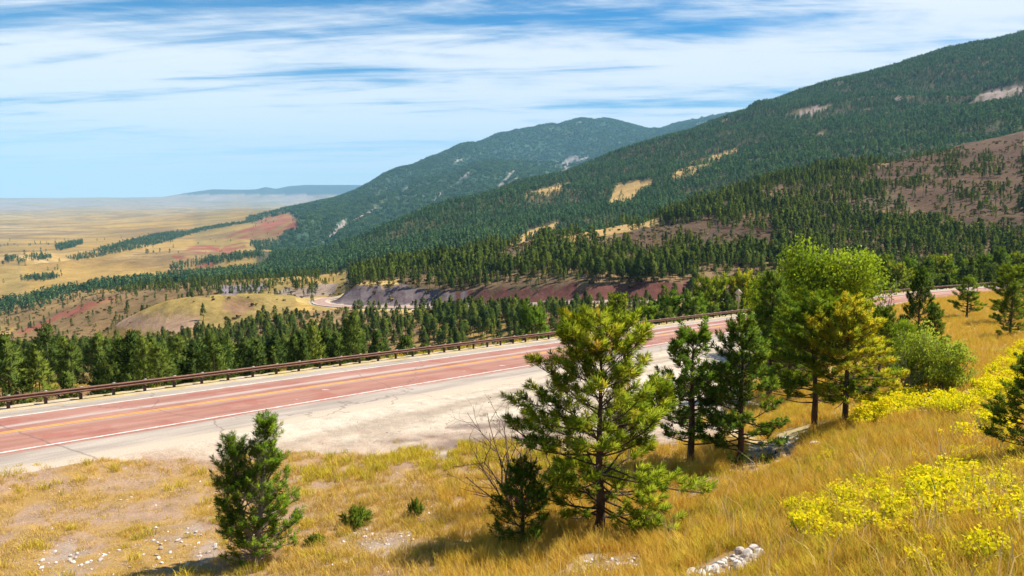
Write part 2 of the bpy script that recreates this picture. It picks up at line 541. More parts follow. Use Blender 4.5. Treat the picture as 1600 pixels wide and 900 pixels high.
line('a2', {-400: (700, 515), 0: (690, 517), 30: (680, 512), 150: (650, 474), 250: (650, 452), 350: (650, 446), 450: (640, 442), 520: (590, 442), 600: (530, 427), 700: (530, 413), 750: (545, 401), 900: (590, 374), 1050: (620, 348), 1200: (640, 320), 1350: (690, 290), 1500: (720, 263), 1600: (730, 246), 2000: (730, 180)})
line('a3', {-400: (900, 490), 0: (900, 482), 150: (850, 457), 250: (820, 446), 350: (800, 440), 450: (750, 434), 520: (700, 430), 600: (610, 421), 700: (590, 409), 750: (610, 394), 850: (660, 371), 900: (680, 365), 1000: (710, 350), 1050: (730, 332), 1100: (740, 320), 1150: (750, 302), 1200: (770, 284), 1300: (830, 262), 1400: (860, 252), 1500: (890, 228), 1600: (900, 206), 2000: (900, 120)})
line('a4', {-400: (1100, 478), 0: (1100, 472), 150: (1050, 450), 300: (1000, 441), 450: (950, 433), 600: (750, 421), 750: (820, 398), 900: (880, 378), 1050: (930, 350), 1200: (990, 312), 1350: (1060, 285), 1500: (1100, 258), 1600: (1100, 236), 2000: (1100, 150)})
line('b1', {-400: (1400, 448), 0: (1400, 444), 150: (1400, 434), 300: (1300, 429), 450: (1150, 421), 600: (970, 402), 750: (1050, 376), 900: (1150, 350), 1050: (1250, 315), 1200: (1330, 275), 1350: (1400, 245), 1500: (1450, 212), 1600: (1450, 190), 2000: (1450, 90)})
line('b2', {-400: (1800, 420), 0: (1800, 417), 150: (1800, 413), 300: (1650, 412), 400: (1420, 413), 450: (1340, 411), 600: (1220, 385), 750: (1420, 343), 900: (1620, 312), 1050: (1720, 267), 1200: (1800, 228), 1350: (1900, 188), 1500: (2000, 150), 1600: (2000, 125), 2000: (2000, 20)})
line('b3', {-400: (2200, 402), 0: (2200, 401), 150: (2200, 399), 300: (2000, 400), 440: (1480, 406), 500: (1400, 400), 560: (1450, 382), 600: (1500, 366), 650: (1600, 344), 700: (1750, 326), 750: (1900, 309), 800: (2000, 290), 840: (2100, 280), 880: (2150, 273), 940: (2250, 255), 1000: (2350, 230), 1050: (2450, 215), 1100: (2550, 200), 1166: (2650, 180), 1182: (2650, 168), 1250: (2700, 149), 1300: (2700, 134), 1400: (2700, 111), 1430: (2700, 101), 1500: (2750, 78), 1600: (2800, 46), 2000: (2900, -90)})
line('b4', {-400: (2600, 390), 0: (2600, 389), 150: (2600, 387), 300: (2400, 386), 440: (2000, 401), 500: (2000, 398), 600: (2200, 376), 750: (2700, 332), 900: (3200, 292), 1050: (3500, 242), 1200: (3700, 182), 1350: (3800, 142), 1500: (3900, 105), 1600: (3900, 75), 2000: (3900, -50)})
line('m1', {-400: (3200, 380), 0: (3200, 379), 150: (3200, 375), 300: (3000, 372), 380: (2600, 372), 430: (2500, 387), 500: (2600, 376), 600: (2900, 354), 750: (3600, 312), 900: (4300, 283), 1050: (4700, 236), 1200: (4800, 178), 1600: (4900, 90), 2000: (4900, -20)})
line('m2', {-400: (4200, 364), 0: (4200, 363), 150: (4200, 360), 300: (3700, 357), 400: (2950, 354), 440: (2900, 350), 470: (2900, 343), 500: (3200, 342), 600: (3900, 322), 700: (4800, 288), 740: (5200, 268), 780: (5500, 262), 830: (5600, 265), 900: (5800, 267), 1050: (5900, 232), 1200: (5900, 176), 1600: (6000, 100), 2000: (6000, 0)})
line('m3', {-400: (5500, 353), 0: (5500, 352), 150: (5500, 349), 300: (4600, 346), 430: (3700, 341), 470: (3600, 338), 500: (3900, 328), 600: (4700, 308), 700: (5500, 281), 740: (5900, 271), 780: (6200, 265), 830: (6300, 267), 900: (6500, 263), 1050: (6700, 230), 1200: (6800, 178), 1600: (7000, 110), 2000: (7000, 20)})
line('m4', {-400: (7500, 342), 0: (7500, 341), 150: (7500, 340), 250: (6500, 341), 300: (5800, 339), 400: (4900, 332), 450: (4700, 325), 520: (5000, 311), 560: (5300, 296), 600: (5800, 275), 650: (6400, 261), 700: (7000, 239), 750: (7600, 218), 800: (8200, 205), 835: (8500, 204), 850: (8700, 197), 880: (8900, 189), 910: (9000, 185), 960: (9300, 192), 1010: (9700, 206), 1030: (10000, 205), 1080: (10500, 192), 1110: (10800, 184), 1160: (11000, 180), 1200: (11000, 178), 1600: (11000, 150), 2000: (11000, 100)})
line('m5', {-400: (10000, 335), 0: (10000, 334), 300: (9000, 331), 450: (8500, 327), 520: (8500, 325), 600: (9000, 310), 750: (11000, 270), 900: (12500, 230), 1160: (13500, 220), 1600: (14000, 200), 2000: (14000, 180)})
line('p1', {-400: (14500, 325), 0: (14500, 325), 500: (14500, 322), 700: (14500, 318), 2000: (14500, 318)})
line('p2', {-400: (18000, 315), 0: (18000, 315), 500: (18000, 314), 2000: (18000, 314)})
line('p3', {-400: (21000, 310), 0: (21000, 309.5), 200: (21000, 309), 255: (21000, 308), 285: (21000, 303), 310: (21000, 299), 330: (21000, 297), 400: (21000, 296), 415: (21000, 292), 430: (21000, 295), 455: (21000, 291), 480: (21000, 289), 560: (21000, 289), 700: (21000, 292), 1000: (21000, 305), 2000: (21000, 308)})
line('p4', {-400: (24000, 310), 2000: (24000, 310)})
line('p5', {-400: (27000, 308.3), 0: (27000, 308.2), 2000: (27000, 308.3)})
LN = [n for n, _ in LINES]
LI = {n: i for i, n in enumerate(LN)}

# bearings of the sheet's columns: fine where the photograph looks, coarse elsewhere
az_in = np.arange(-37, 37.001, 0.1)
az_l = -37 - np.cumsum(np.geomspace(0.12, 6, 46)); az_l = az_l[az_l > -180]
AZ = np.radians(np.concatenate([[-180.0], az_l[::-1], az_in, -az_l, [180.0]]))
NA = len(AZ)
lr = [math.log(2.0)]
while lr[-1] < math.log(27300):
    r_ = math.exp(lr[-1])
    st = 0.02 if r_ < 6 else 0.0105 if r_ < 60 else 0.012 if r_ < 130 else 0.0155
    lr.append(lr[-1] + st)
LR = np.array(lr); NR = len(LR)


def smooth_cols(A, w):
    k = np.ones(w) / w
    P = np.pad(A, (w // 2, w // 2), mode='edge')
    return np.convolve(P, k, 'valid')


K = len(LINES) + 2
KR = np.zeros((K, NA)); KV = np.zeros((K, NA))
azc = np.clip(AZ, -math.radians(48), math.radians(48))
for i, (nm, d) in enumerate(LINES):
    if d is None:
        x, y, z = RAIL[:, 0], RAIL[:, 1], RAIL[:, 2]
        ok = y > 8
        a = np.arctan2(x[ok], y[ok]); r = np.hypot(x[ok], y[ok]); v = z[ok] / r
    else:
        px = np.array(sorted(d)); Y = np.array([d[p][0] for p in px], float); py = np.array([d[p][1] for p in px], float)
        rx, rz = ray(px, py)
        x, z = rx * Y, rz * Y
        a = np.arctan2(x, Y); r = np.hypot(x, Y); v = z / r
    o = np.argsort(a)
    KR[i + 2] = np.interp(azc, a[o], np.log(r[o])); KV[i + 2] = np.interp(azc, a[o], v[o])
    if d is not None:
        w = 7 if nm not in ('m4', 'b3', 'p3') else 3
        KR[i + 2] = smooth_cols(KR[i + 2], w); KV[i + 2] = smooth_cols(KV[i + 2], w)
KR[0] = math.log(1.0); KV[0] = -2.1
KR[1] = math.log(2.6); KV[1] = -1.02
for k in range(1, K):
    KR[k] = np.maximum(KR[k], KR[k - 1] + 0.012)
bw = np.clip((np.abs(np.degrees(AZ)) - 100) / 80, 0, 1)[None]
for A in (KR, KV):
    A[:] = A * (1 - bw) + (0.5 * (A[:, :1] + A[:, -1:])) * bw

ZV = np.zeros((NA, NR)); KK = np.zeros((NA, NR))
for j in range(NA):
    x, y = KR[:, j], KV[:, j]
    h = np.diff(x); dl = np.diff(y) / h
    m = np.zeros(K)
    same = dl[:-1] * dl[1:] > 0
    w1 = 2 * h[1:] + h[:-1]; w2 = h[1:] + 2 * h[:-1]
    m[1:-1] = np.where(same, (w1 + w2) / (w1 / np.where(dl[:-1] == 0, 1e-9, dl[:-1]) + w2 / np.where(dl[1:] == 0, 1e-9, dl[1:])), 0)
    m[0], m[-1] = dl[0], dl[-1]
    q = np.clip(LR, x[0], x[-1])
    i = np.clip(np.searchsorted(x, q) - 1, 0, K - 2)
    t = (q - x[i]) / h[i]
    ZV[j] = ((1 + 2 * t) * (1 - t) ** 2) * y[i] + t * (1 - t) ** 2 * h[i] * m[i] + t * t * (3 - 2 * t) * y[i + 1] + t * t * (t - 1) * h[i] * m[i + 1]
    KK[j] = i + t - 2                      # line coordinate: 0 = n1 ...
GR = np.exp(LR)[None]
GR = np.repeat(GR, NA, 0)
GX = GR * np.sin(AZ)[:, None]; GY = GR * np.cos(AZ)[:, None]
GZ = ZV * GR
# relief the lines do not carry: gullies and spurs, small hummocks near by
kc1, ka3, kb1, kb3, kb4, km1, km4, km5 = (LI[n] for n in ('c1', 'a3', 'b1', 'b3', 'b4', 'm1', 'm4', 'm5'))
rl = np.log(GR) + 0 * GX
gul = 1 - np.abs(2 * fbm(GX / 420 + GY / 900, GY / 1000 - GX / 1000, 5, 4) - 1) * 2
bw_b = np.exp(-((KK - (kb1 + kb3) / 2) / 1.4) ** 2)
GZ += bw_b * (GR * 0.017) * (gul - 0.45)
gm = 1 - np.abs(2 * fbm(GX / 900 + GY / 2600, GY / 3800 - GX / 1500, 9, 5) - 1) * 2
bw_m = np.exp(-((KK - (km1 + 1.6)) / 1.35) ** 2) * (KK < km4 + 0.6)
inC = np.clip((np.degrees(AZ)[:, None] + 16) / 6, 0, 1)
GZ += bw_m * inC * GR * 0.026 * (gm - 0.5)
hum = np.clip((GR - 90) / 100, 0, 1) * np.clip((2500 - GR) / 900, 0, 1)
GZ += hum * (fbm(GX / 35, GY / 35, 21, 4) - 0.5) * np.clip(GR * 0.012, 0, 7)
pl = np.clip((GR - 1200) / 1500, 0, 1) * (1 - inC) * np.clip((24000 - GR) / 8000, 0, 1)
GZ += pl * (fbm(GX / 500, GY / 700, 31, 4) - 0.5) * GR * 0.0065
far = np.clip((GR - 14000) / 6000, 0, 1) * np.clip((26000 - GR) / 4000, 0, 1)
GZ += far * (fbm(GX / 2500, GY / 2500, 41, 4) - 0.45) * GR * 0.0022
nearw = np.clip((GR - 3) / 5, 0, 1) * np.clip((60 - GR) / 20, 0, 1)
GZ += nearw * ((fbm(GX / 2.6, GY / 2.6, 51, 4) - 0.5) * 0.28 + (fbm(GX / 0.6, GY / 0.6, 52, 3) - 0.5) * 0.07)


# cut and fill the sheet to the road
def poly_dist(P, X, Y):
    """unsigned distance, signed side and height of the nearest point of a polyline"""
    A = P[:-1]; B = P[1:]
    D = np.full(X.shape, 1e9); U = np.zeros(X.shape); Z = np.zeros(X.shape)
    for a, b in zip(A, B):
        e = b - a; L2 = e[0] ** 2 + e[1] ** 2
        t = np.clip(((X - a[0]) * e[0] + (Y - a[1]) * e[1]) / L2, 0, 1)
        dx = X - a[0] - t * e[0]; dy = Y - a[1] - t * e[1]
        d = np.hypot(dx, dy)
        m = d < D
        D[m] = d[m]
        U[m] = (np.sign(dx * e[1] - dy * e[0]) * d)[m]
        Z[m] = (a[2] + t * e[2])[m]
    return D, U, Z


U_PAVE0, U_PAVE1 = 0.8, 13.3
ROADU = np.full(GX.shape, 99.0)
sel = (np.abs(GX) < 240) & (GY > -10) & (GY < 240) & (GR < 330)
pz = RAIL[::3]
# only vertices reasonably near the line
dmin = np.full(GX.shape, 1e9)
for q in RAIL[::12]:
    dmin[sel] = np.minimum(dmin[sel], np.hypot(GX[sel] - q[0], GY[sel] - q[1]))
sel &= dmin < 40
d_, u_, z_ = poly_dist(pz, GX[sel], GY[sel])
inner = np.clip((u_ + 1.2) / 0.5, 0, 1)                               # verge just behind the rail
outer = 1 - np.clip((u_ - 13.4) / 3.5, 0, 1)
w = np.minimum(inner, outer)
bank = np.clip((-u_ - 1.0) / 6, 0, 1)                                   # keep the slope behind the rail below the road
gz = GZ[sel]
gz = np.where(u_ < -0.9, np.minimum(gz, z_ - 0.15 - 0.35 * (-u_ - 0.9)), gz)
tgt = z_ - 0.07 - np.where(u_ > 13.0, (u_ - 13.0) * 0.02, 0)
GZ[sel] = gz * (1 - w) + tgt * w
tmp = ROADU[sel]; tmp[:] = np.where(d_ < 38, u_, 99); ROADU[sel] = tmp
FARU = np.full(GX.shape, 99.0)
sel = (GR > 300) & (GR < 560) & (np.abs(np.degrees(AZ))[:, None] < 30)
dmin = np.full(GX.shape, 1e9)
for q in FAR_C[::6]:
    dmin[sel] = np.minimum(dmin[sel], np.hypot(GX[sel] - q[0], GY[sel] - q[1]))
sel &= dmin < 45
d_, u_, z_ = poly_dist(FAR_C, GX[sel], GY[sel])
w = 1 - np.clip((d_ - 7.5) / 7.0, 0, 1)
GZ[sel] = GZ[sel] * (1 - w) + (z_ - 0.25) * w
tmp = FARU[sel]; tmp[:] = u_; FARU[sel] = tmp


def ground(x, y):
    """height of the sheet at a place (bilinear on its own grid)"""
    x = np.asarray(x, float); y = np.asarray(y, float)
    a = np.arctan2(x, y); r = np.log(np.maximum(np.hypot(x, y), 2.001))
    i = np.clip(np.searchsorted(AZ, a) - 1, 0, NA - 2); j = np.clip(np.searchsorted(LR, r) - 1, 0, NR - 2)
    s = (a - AZ[i]) / (AZ[i + 1] - AZ[i]); t = (r - LR[j]) / (LR[j + 1] - LR[j])
    f = lambda A: (A[i, j] * (1 - s) + A[i + 1, j] * s) * (1 - t) + (A[i, j + 1] * (1 - s) + A[i + 1, j + 1] * s) * t
    return f(GZ), f(KK), f(ROADU), f(FARU)


def inpoly(poly, px, py):
    c = np.zeros(np.shape(px), bool)
    n = len(poly)
    for i in range(n):
        x1, y1 = poly[i]; x2, y2 = poly[(i + 1) % n]
        if y1 == y2: continue
        m = ((y1 > py) != (y2 > py)) & (px < (x2 - x1) * (py - y1) / (y2 - y1) + x1)
        c ^= m
    return c


# ------------------------------------------------------------------ what covers the ground where (colours of soil, grass, rock; painted ridge shading on the plain)
MEADOW_A = [[(895, 374), (912, 356), (965, 348), (1030, 342), (1034, 350), (985, 362), (920, 372)], [(850, 384), (868, 372), (905, 366), (900, 376)]]
MEADOW_B = [[(950, 324), (962, 292), (985, 284), (1018, 281), (1022, 288), (995, 306), (975, 322)],
            [(812, 308), (848, 294), (892, 285), (890, 291), (850, 304)],
            [(786, 386), (830, 358), (874, 346), (880, 353), (832, 376), (800, 392)],
            [(1040, 276), (1085, 252), (1150, 232), (1160, 236), (1110, 262), (1070, 282)], [(1112, 192), (1140, 184), (1136, 190)]]
ROCK_B = [[(1226, 184), (1244, 171), (1270, 167), (1302, 163), (1300, 169), (1270, 178), (1245, 184)],
          [(1508, 166), (1536, 144), (1580, 133), (1600, 130), (1600, 146), (1560, 158), (1530, 168)],
          [(1392, 158), (1402, 151), (1412, 153), (1406, 161)], [(1272, 216), (1280, 206), (1292, 205), (1286, 215)]]
ROCK_C = [[(510, 374), (522, 360), (542, 345), (546, 349), (528, 365)], [(520, 358), (535, 344), (544, 342), (532, 352)],
          [(493, 390), (503, 377), (508, 380), (500, 390)], [(534, 384), (545, 375), (557, 373), (548, 380)],
          [(620, 306), (632, 292), (644, 288), (636, 298)], [(668, 328), (676, 314), (690, 300), (692, 303), (680, 316), (673, 328)],
          [(690, 302), (712, 286), (734, 266), (737, 269), (718, 288)], [(776, 292), (788, 279), (802, 266), (806, 269), (794, 280), (784, 292)],
          [(784, 292), (800, 282), (812, 274), (812, 279), (796, 290)], [(870, 262), (882, 250), (900, 242), (904, 246), (888, 256)], [(880, 272), (884, 256), (890, 256), (888, 270)],
          [(900, 250), (920, 244), (922, 247), (904, 254)], [(896, 192), (908, 189), (912, 192), (900, 195)], [(545, 352), (560, 340), (590, 322), (592, 325), (565, 342)],
          [(705, 256), (725, 246), (727, 248), (709, 259)], [(1085, 196), (1112, 186), (1118, 188), (1094, 198)]]
RED_L = [[(25, 524), (60, 512), (100, 499), (150, 482), (190, 470), (184, 464), (130, 476), (80, 498), (40, 514)],
         [(355, 372), (380, 358), (410, 344), (440, 335), (470, 338), (468, 352), (440, 366), (405, 380), (395, 374)],
         [(335, 400), (350, 385), (375, 378), (390, 386), (380, 394)], [(270, 405), (300, 388), (345, 384), (340, 396), (300, 408)],
         [(258, 432), (262, 420), (300, 424), (312, 432), (290, 437)], [(365, 438), (378, 428), (395, 430), (390, 438)],
         [(310, 420), (325, 411), (335, 416), (322, 424)]]
BURN = [[(1345, 268), (1400, 248), (1480, 228), (1600, 196), (1600, 380), (1540, 372), (1470, 350), (1400, 320)], [(985, 372), (1040, 352), (1130, 344), (1210, 372), (1150, 400), (1040, 415), (985, 398)], [(1160, 345), (1215, 350), (1200, 375), (1150, 368)]]
KNOLL = [(185, 515), (190, 498), (225, 478), (260, 466), (400, 456), (450, 456), (525, 462), (525, 486), (430, 486), (400, 500), (340, 510), (280, 520)]

PXV, PYV = to_px(GX, GY, GZ)
infr = (GY > 3) & (PXV > -150) & (PXV < 1750)
jx = (fbm(GX / (GR * 0.02 + 0.3), GY / (GR * 0.02 + 0.3), 61, 3) - 0.5)     # ragged edges
jy = (fbm(GX / (GR * 0.02 + 0.3), GY / (GR * 0.02 + 0.3), 62, 3) - 0.5)
JX, JY = PXV + jx * 14, PYV + jy * 9
C = np.zeros(GX.shape + (3,), np.float32)
def put(mask, col, soft=None):
    if soft is None:
        C[mask] = col
    else:
        C[mask] = C[mask] * (1 - soft[mask][:, None]) + np.array(col) * soft[mask][:, None]
one = np.ones(GX.shape)
n_mid = fbm(GX / (GR * 0.05 + 1), GY / (GR * 0.05 + 1), 71, 4)
n_big = fbm(GX / 900, GY / 900, 72, 4)
n_for = fbm(GX / 60, GY / 60, 73, 4)
GOLD = (0.35, 0.22, 0.062); OLIVE = (0.21, 0.17, 0.06); BROWN = (0.21, 0.135, 0.08); FOREST = (0.085, 0.075, 0.04); RED = (0.27, 0.085, 0.050); ROCK = (0.42, 0.34, 0.30)
put(one > 0, (0.40, 0.28, 0.10))
# far plain
kk = KK
put(kk > kc1 - 1, GOLD)
put(kk > kc1 - 1, OLIVE, np.clip((n_mid - 0.5) * 4, 0, 0.65))
pale = np.clip((n_big - 0.55) * 5, 0, 0.5) * (kk > LI['b2'])
put(pale > 0, (0.45, 0.32, 0.16), pale)
ridge_shade = 1 - np.abs(2 * fbm(GX / 700, GY / 260, 76, 4) - 1)
put(kk > LI['a2'], (0.20, 0.125, 0.055), np.clip((ridge_shade - 0.80) * 6, 0, 0.75))  # dark brown lines paint the shading of low prairie ridges into the colour
badl = np.clip((GR - 11000) / 6000, 0, 1)
put(badl > 0, (0.33, 0.235, 0.18), badl * np.clip(0.35 + (n_big - 0.4) * 2.0, 0, 1))
# canyon and hills, forest floor
left = PXV < 480
can = (kk > LI['rail']) & (kk < LI['c4'] + 0.2)
put(can, BROWN, np.clip((n_for - 0.35) * 3, 0.1, 0.8) * one)
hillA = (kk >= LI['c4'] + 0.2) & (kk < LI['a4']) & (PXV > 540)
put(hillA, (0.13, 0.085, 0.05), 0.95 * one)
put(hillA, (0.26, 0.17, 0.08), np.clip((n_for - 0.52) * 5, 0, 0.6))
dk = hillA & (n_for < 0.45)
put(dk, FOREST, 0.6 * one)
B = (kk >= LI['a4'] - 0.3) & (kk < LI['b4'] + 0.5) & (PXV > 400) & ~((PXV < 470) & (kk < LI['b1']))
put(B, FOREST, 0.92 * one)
footx = np.interp(PYV, [300, 325, 345, 370, 385, 400, 415], [500, 440, 462, 436, 432, 424, 415])
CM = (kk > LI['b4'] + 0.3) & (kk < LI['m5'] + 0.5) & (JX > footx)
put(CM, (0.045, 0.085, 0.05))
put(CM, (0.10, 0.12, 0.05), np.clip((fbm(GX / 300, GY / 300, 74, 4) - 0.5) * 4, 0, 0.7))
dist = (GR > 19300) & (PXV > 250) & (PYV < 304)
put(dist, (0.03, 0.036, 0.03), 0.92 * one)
put(infr & (kk > LI['c5']) & (kk < LI['a2'] + 0.6) & inpoly([(0, 540), (30, 512), (90, 488), (150, 462), (260, 440), (420, 440), (420, 452), (300, 470), (230, 488), (190, 512), (120, 540)], JX, JY), (0.17, 0.105, 0.055), 0.75 * one)
for p in RED_L:
    put(infr & (GR > 480) & inpoly(p, PXV + jx * 26, PYV + jy * 12), RED, np.clip(0.68 + (fbm(GX / 45, GY / 130, 77, 5) - 0.5) * 5, 0.05, 0.95))
for p in MEADOW_A:
    put(infr & (kk > LI['a1']) & (kk < LI['a4']) & inpoly(p, JX, JY), (0.42, 0.27, 0.10))
for p in MEADOW_B:
    put(infr & (kk > LI['a4']) & (kk < LI['m1']) & inpoly(p, JX, JY), (0.42, 0.27, 0.10))
for p in ROCK_B:
    put(infr & (kk > LI['a4']) & (kk < LI['m1']) & inpoly(p, JX, JY), (0.30, 0.225, 0.19), np.clip(0.6 + (fbm(GX / 9, GY / 26, 78, 4) - 0.45) * 6, 0, 1))
for p in ROCK_C:
    put(infr & (kk > LI['b3']) & (kk < LI['m5']) & inpoly(p, PXV + jx * 16, PYV + jy * 12), (0.34, 0.27, 0.235), np.clip(0.5 + (fbm(GX / 25, GY / 60, 79, 4) - 0.47) * 7, 0, 1))
for p in BURN:
    put(infr & (kk > LI['c6']) & (kk < LI['a4']) & inpoly(p, PXV + jx * 40, PYV + jy * 26), (0.105, 0.062, 0.036), 0.75 + 0.35 * np.clip((n_for - 0.4) * 5, 0, 1))
kn = infr & (kk > LI['c4'] - 0.5) & (kk < LI['a1']) & inpoly(KNOLL, JX, JY)
put(kn, (0.45, 0.285, 0.075))
put(kn, (0.33, 0.30, 0.09), np.clip((n_mid - 0.48) * 5, 0, 0.35) * (kk < LI['c6']))
put(kn & (kk < LI['c6'] - 0.15), (0.24, 0.17, 0.07), np.clip((n_mid - 0.42) * 6, 0, 0.55))
put(kn & (JX < 310), (0.40, 0.25, 0.17), np.clip((JY - 488) / 14, 0, 0.8))
put(kn & (kk < LI['c6']) & inpoly([(345, 488), (352, 470), (385, 470), (400, 478), (370, 492)], JX, JY), (0.30, 0.17, 0.10), np.clip((n_mid - 0.45) * 6, 0, 0.8))
# cut bank beside the far road
bankm = infr & (FARU > 5.0) & (FARU < 34) & (kk > LI['c5'] - 0.7) & (kk < LI['c6'] + 0.05) & (PXV > 505) & (PXV < 1075)
put(bankm & (PXV + jx * 160 < 700), (0.125, 0.092, 0.095)); put(bankm & (PXV + jx * 160 < 700), (0.24, 0.19, 0.18), np.clip((fbm(GX / 3, GY / 7, 75, 5) - 0.45) * 4, 0, 0.5))
put(bankm & (PXV + jx * 160 >= 700), (0.145, 0.058, 0.044)); put(bankm & (PXV + jx * 160 >= 700), (0.12, 0.06, 0.05), np.clip((n_mid - 0.5) * 5, 0, 0.7))
put(infr & (kk > LI['c6'] - 0.1) & (kk < LI['a1'] + 0.1) & inpoly([(552, 446), (560, 438), (625, 436), (622, 444)], PXV, PYV), (0.50, 0.34, 0.12))
put(infr & (kk > LI['c6']) & (kk < LI['a2']) & inpoly([(335, 452), (350, 445), (410, 438), (420, 448), (400, 456), (345, 462)], JX, JY), (0.25, 0.20, 0.21))
put(infr & (kk > LI['c6']) & (kk < LI['a3']) & inpoly([(415, 462), (470, 446), (530, 442), (520, 462), (460, 466)], JX, JY), (0.30, 0.23, 0.21), 0.7 * one)
verge = infr & (np.abs(FARU) < 13) & (FARU < 6)
put(verge, (0.48, 0.34, 0.12))
put(infr & (np.abs(FARU) < 5.6), (0.58, 0.48, 0.38))
# foreground
kn4 = LI['n4'] + (fbm(GX / 1.7, GY / 1.7, 81, 4) - 0.5) * 0.7
fg = (kk <= LI['rail'] + 0.4) & (GR < 240)
soil = fg & (kk <= kn4)
nf = fbm(GX / 1.3, GY / 1.3, 82, 5)
nb = fbm(GX / 6, GY / 6, 83, 4)
put(fg, (0.47, 0.36, 0.16))
put(soil, (0.37, 0.225, 0.07))
px_soil = np.clip((900 - PXV) / 350, 0, 1)
put(soil, (0.36, 0.235, 0.155), np.clip(px_soil * (0.3 + (nf - 0.42) * 4), 0, 0.9))
put(soil, (0.33, 0.19, 0.05), np.clip((PXV - 900) / 250, 0, 1) * np.clip(0.4 + (nb - 0.5) * 3, 0, 0.9))
sandy = fg & (kk > kn4) & (ROADU > 9) & (ROADU < 60) & (ROADU < 15.5 + np.clip((1190 + 260 * (fbm(GX / 2.5, GY / 2.5, 84, 4) - 0.5) - PXV) / 140, 0, 1) * 40)
put(sandy, (0.52, 0.43, 0.325))
strk = fbm((GX * .656 + GY * .755) / 14, ROADU * 1.1, 88, 5)
put(sandy, (0.30, 0.225, 0.165), np.clip((strk - 0.50) * 4, 0, 0.55))
put(sandy, (0.54, 0.46, 0.37), np.clip((0.44 - strk) * 5, 0, 0.7))
put(sandy, (0.42, 0.30, 0.21), np.clip(1.15 - (kk - kn4) * 1.2, 0, 0.85) * np.clip(0.5 + (nf - 0.45) * 3, 0.2, 1))
put(sandy, (0.24, 0.16, 0.12), np.clip((fbm(GX / 2.0, GY / 0.9, 85, 4) - 0.55) * 7, 0, 0.7) * np.clip(1.3 - (kk - kn4) * 1.5, 0, 1) * (PXV > 560))
put(sandy, (0.19, 0.13, 0.105), np.clip((fbm(GX / 2.4, GY / 1.1, 89, 5) - 0.40) * 5, 0, 0.75) * inpoly([(660, 700), (690, 668), (770, 646), (870, 640), (870, 700)], PXV + jx * 60, PYV + jy * 30))
put(fg & (ROADU < 1.2) & (ROADU > -2.2), (0.52, 0.40, 0.27), np.clip(0.6 + (nf - 0.5) * 3, 0, 1))
STONES = [[(40, 900), (20, 870), (110, 850), (200, 872), (210, 900)], [(215, 880), (235, 820), (300, 815), (345, 850), (330, 890), (260, 900)], [(520, 845), (560, 822), (640, 828), (660, 850), (600, 870)],
          [(1130, 735), (1165, 705), (1225, 682), (1262, 690), (1245, 720), (1190, 742)], [(1045, 765), (1100, 745), (1160, 748), (1120, 772), (1060, 785)], [(1040, 905), (1100, 885), (1165, 862), (1196, 872), (1150, 905)], [(860, 900), (930, 865), (1010, 870), (1010, 900)]]
stony = np.zeros(GX.shape)
for p in STONES:
    m = fg & inpoly(p, PXV + jx * 30, PYV + jy * 20)
    stony[m] = 1.0
    put(m, (0.38, 0.29, 0.22), np.clip(0.05 + (nf - 0.4) * 3, 0, 0.9))
stony = np.maximum(stony, 0.7 * px_soil * fg)
C = np.clip(C, 0.01, 0.8)

# faces, split into named pieces of the setting
I, J = np.meshgrid(np.arange(NA - 1), np.arange(NR - 1), indexing='ij')
quads = np.stack([I * NR + J, I * NR + J + 1, (I + 1) * NR + J + 1, (I + 1) * NR + J], -1)[..., ::-1]
kf = KK[:-1, :-1]; pf = PXV[:-1, :-1]; rf = GR[0, :-1][None] + 0 * kf
cls = np.where(kf < LI['rail'] + 0.12, 0, np.where(kf < LI['c6'], 1, np.where(kf < LI['a4'], 2, np.where(kf < LI['b4'], 3, np.where(kf < LI['m5'], 4, 5)))))
lf = CM[:-1, :-1]
cls = np.where((cls == 4) & ~lf, 5, cls)
cls = np.where((cls == 3) & (pf < 420), 5, cls)
cls = np.where(rf > 19300, 6, cls)
VV = np.stack([GX, GY, GZ], -1).reshape(-1, 3)
CC = C.reshape(-1, 3); ST = stony.ravel()
DESC = [('ground', M_NEAR, 'roadside slope of dry golden grass, pale gravel and pinkish soil'), ('canyon_slope', M_FAR, 'brown canyon sides falling away below the guardrail'),
        ('hill', M_FAR, 'nearer hill with brown clearings rising across the canyon'), ('mountain_slope', M_FAR, 'long forested mountain slope climbing to the upper corner'),
        ('mountain', M_FAR, 'blue green rounded mountain with pale rock streaks'), ('prairie', M_FAR, 'wide golden prairie stretching to the horizon'), ('distant_hills', M_FAR, 'low hazy hills along the horizon')]
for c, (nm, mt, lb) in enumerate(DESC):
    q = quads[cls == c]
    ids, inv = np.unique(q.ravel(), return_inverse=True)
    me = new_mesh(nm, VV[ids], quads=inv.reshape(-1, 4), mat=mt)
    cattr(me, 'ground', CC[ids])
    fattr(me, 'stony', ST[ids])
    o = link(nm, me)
    tag(o, lb, None, None, 'structure')

# ------------------------------------------------------------------ road
def ribbon(name, P, us, dz, mat, kind='structure', label=None, cuts=None):
    """sheet between lateral offsets us, laid dz above the road line"""
    rows = [offset(P, u, dz - (0.16 if name == 'road' and u in (us[0], us[-1]) else 0)) for u in us]
    n = len(P)
    V = np.stack(rows, 1).reshape(-1, 3)
    m = len(us)
    i = np.arange(n - 1)[:, None] * m; j = np.arange(m - 1)[None]
    Q = np.stack([i + j, i + m + j, i + m + j + 1, i + j + 1], -1).reshape(-1, 4)[:, ::-1]
    me = new_mesh(name, V, quads=Q, mat=mat)
    s = np.concatenate([[0], np.cumsum(np.linalg.norm(np.diff(P, axis=0), axis=1))])
    fattr(me, 'along', np.repeat(s, m))
    fattr(me, 'across', np.tile(np.asarray(us, float), n))
    o = link(name, me)
    tag(o, label, None, None, kind)
    return o


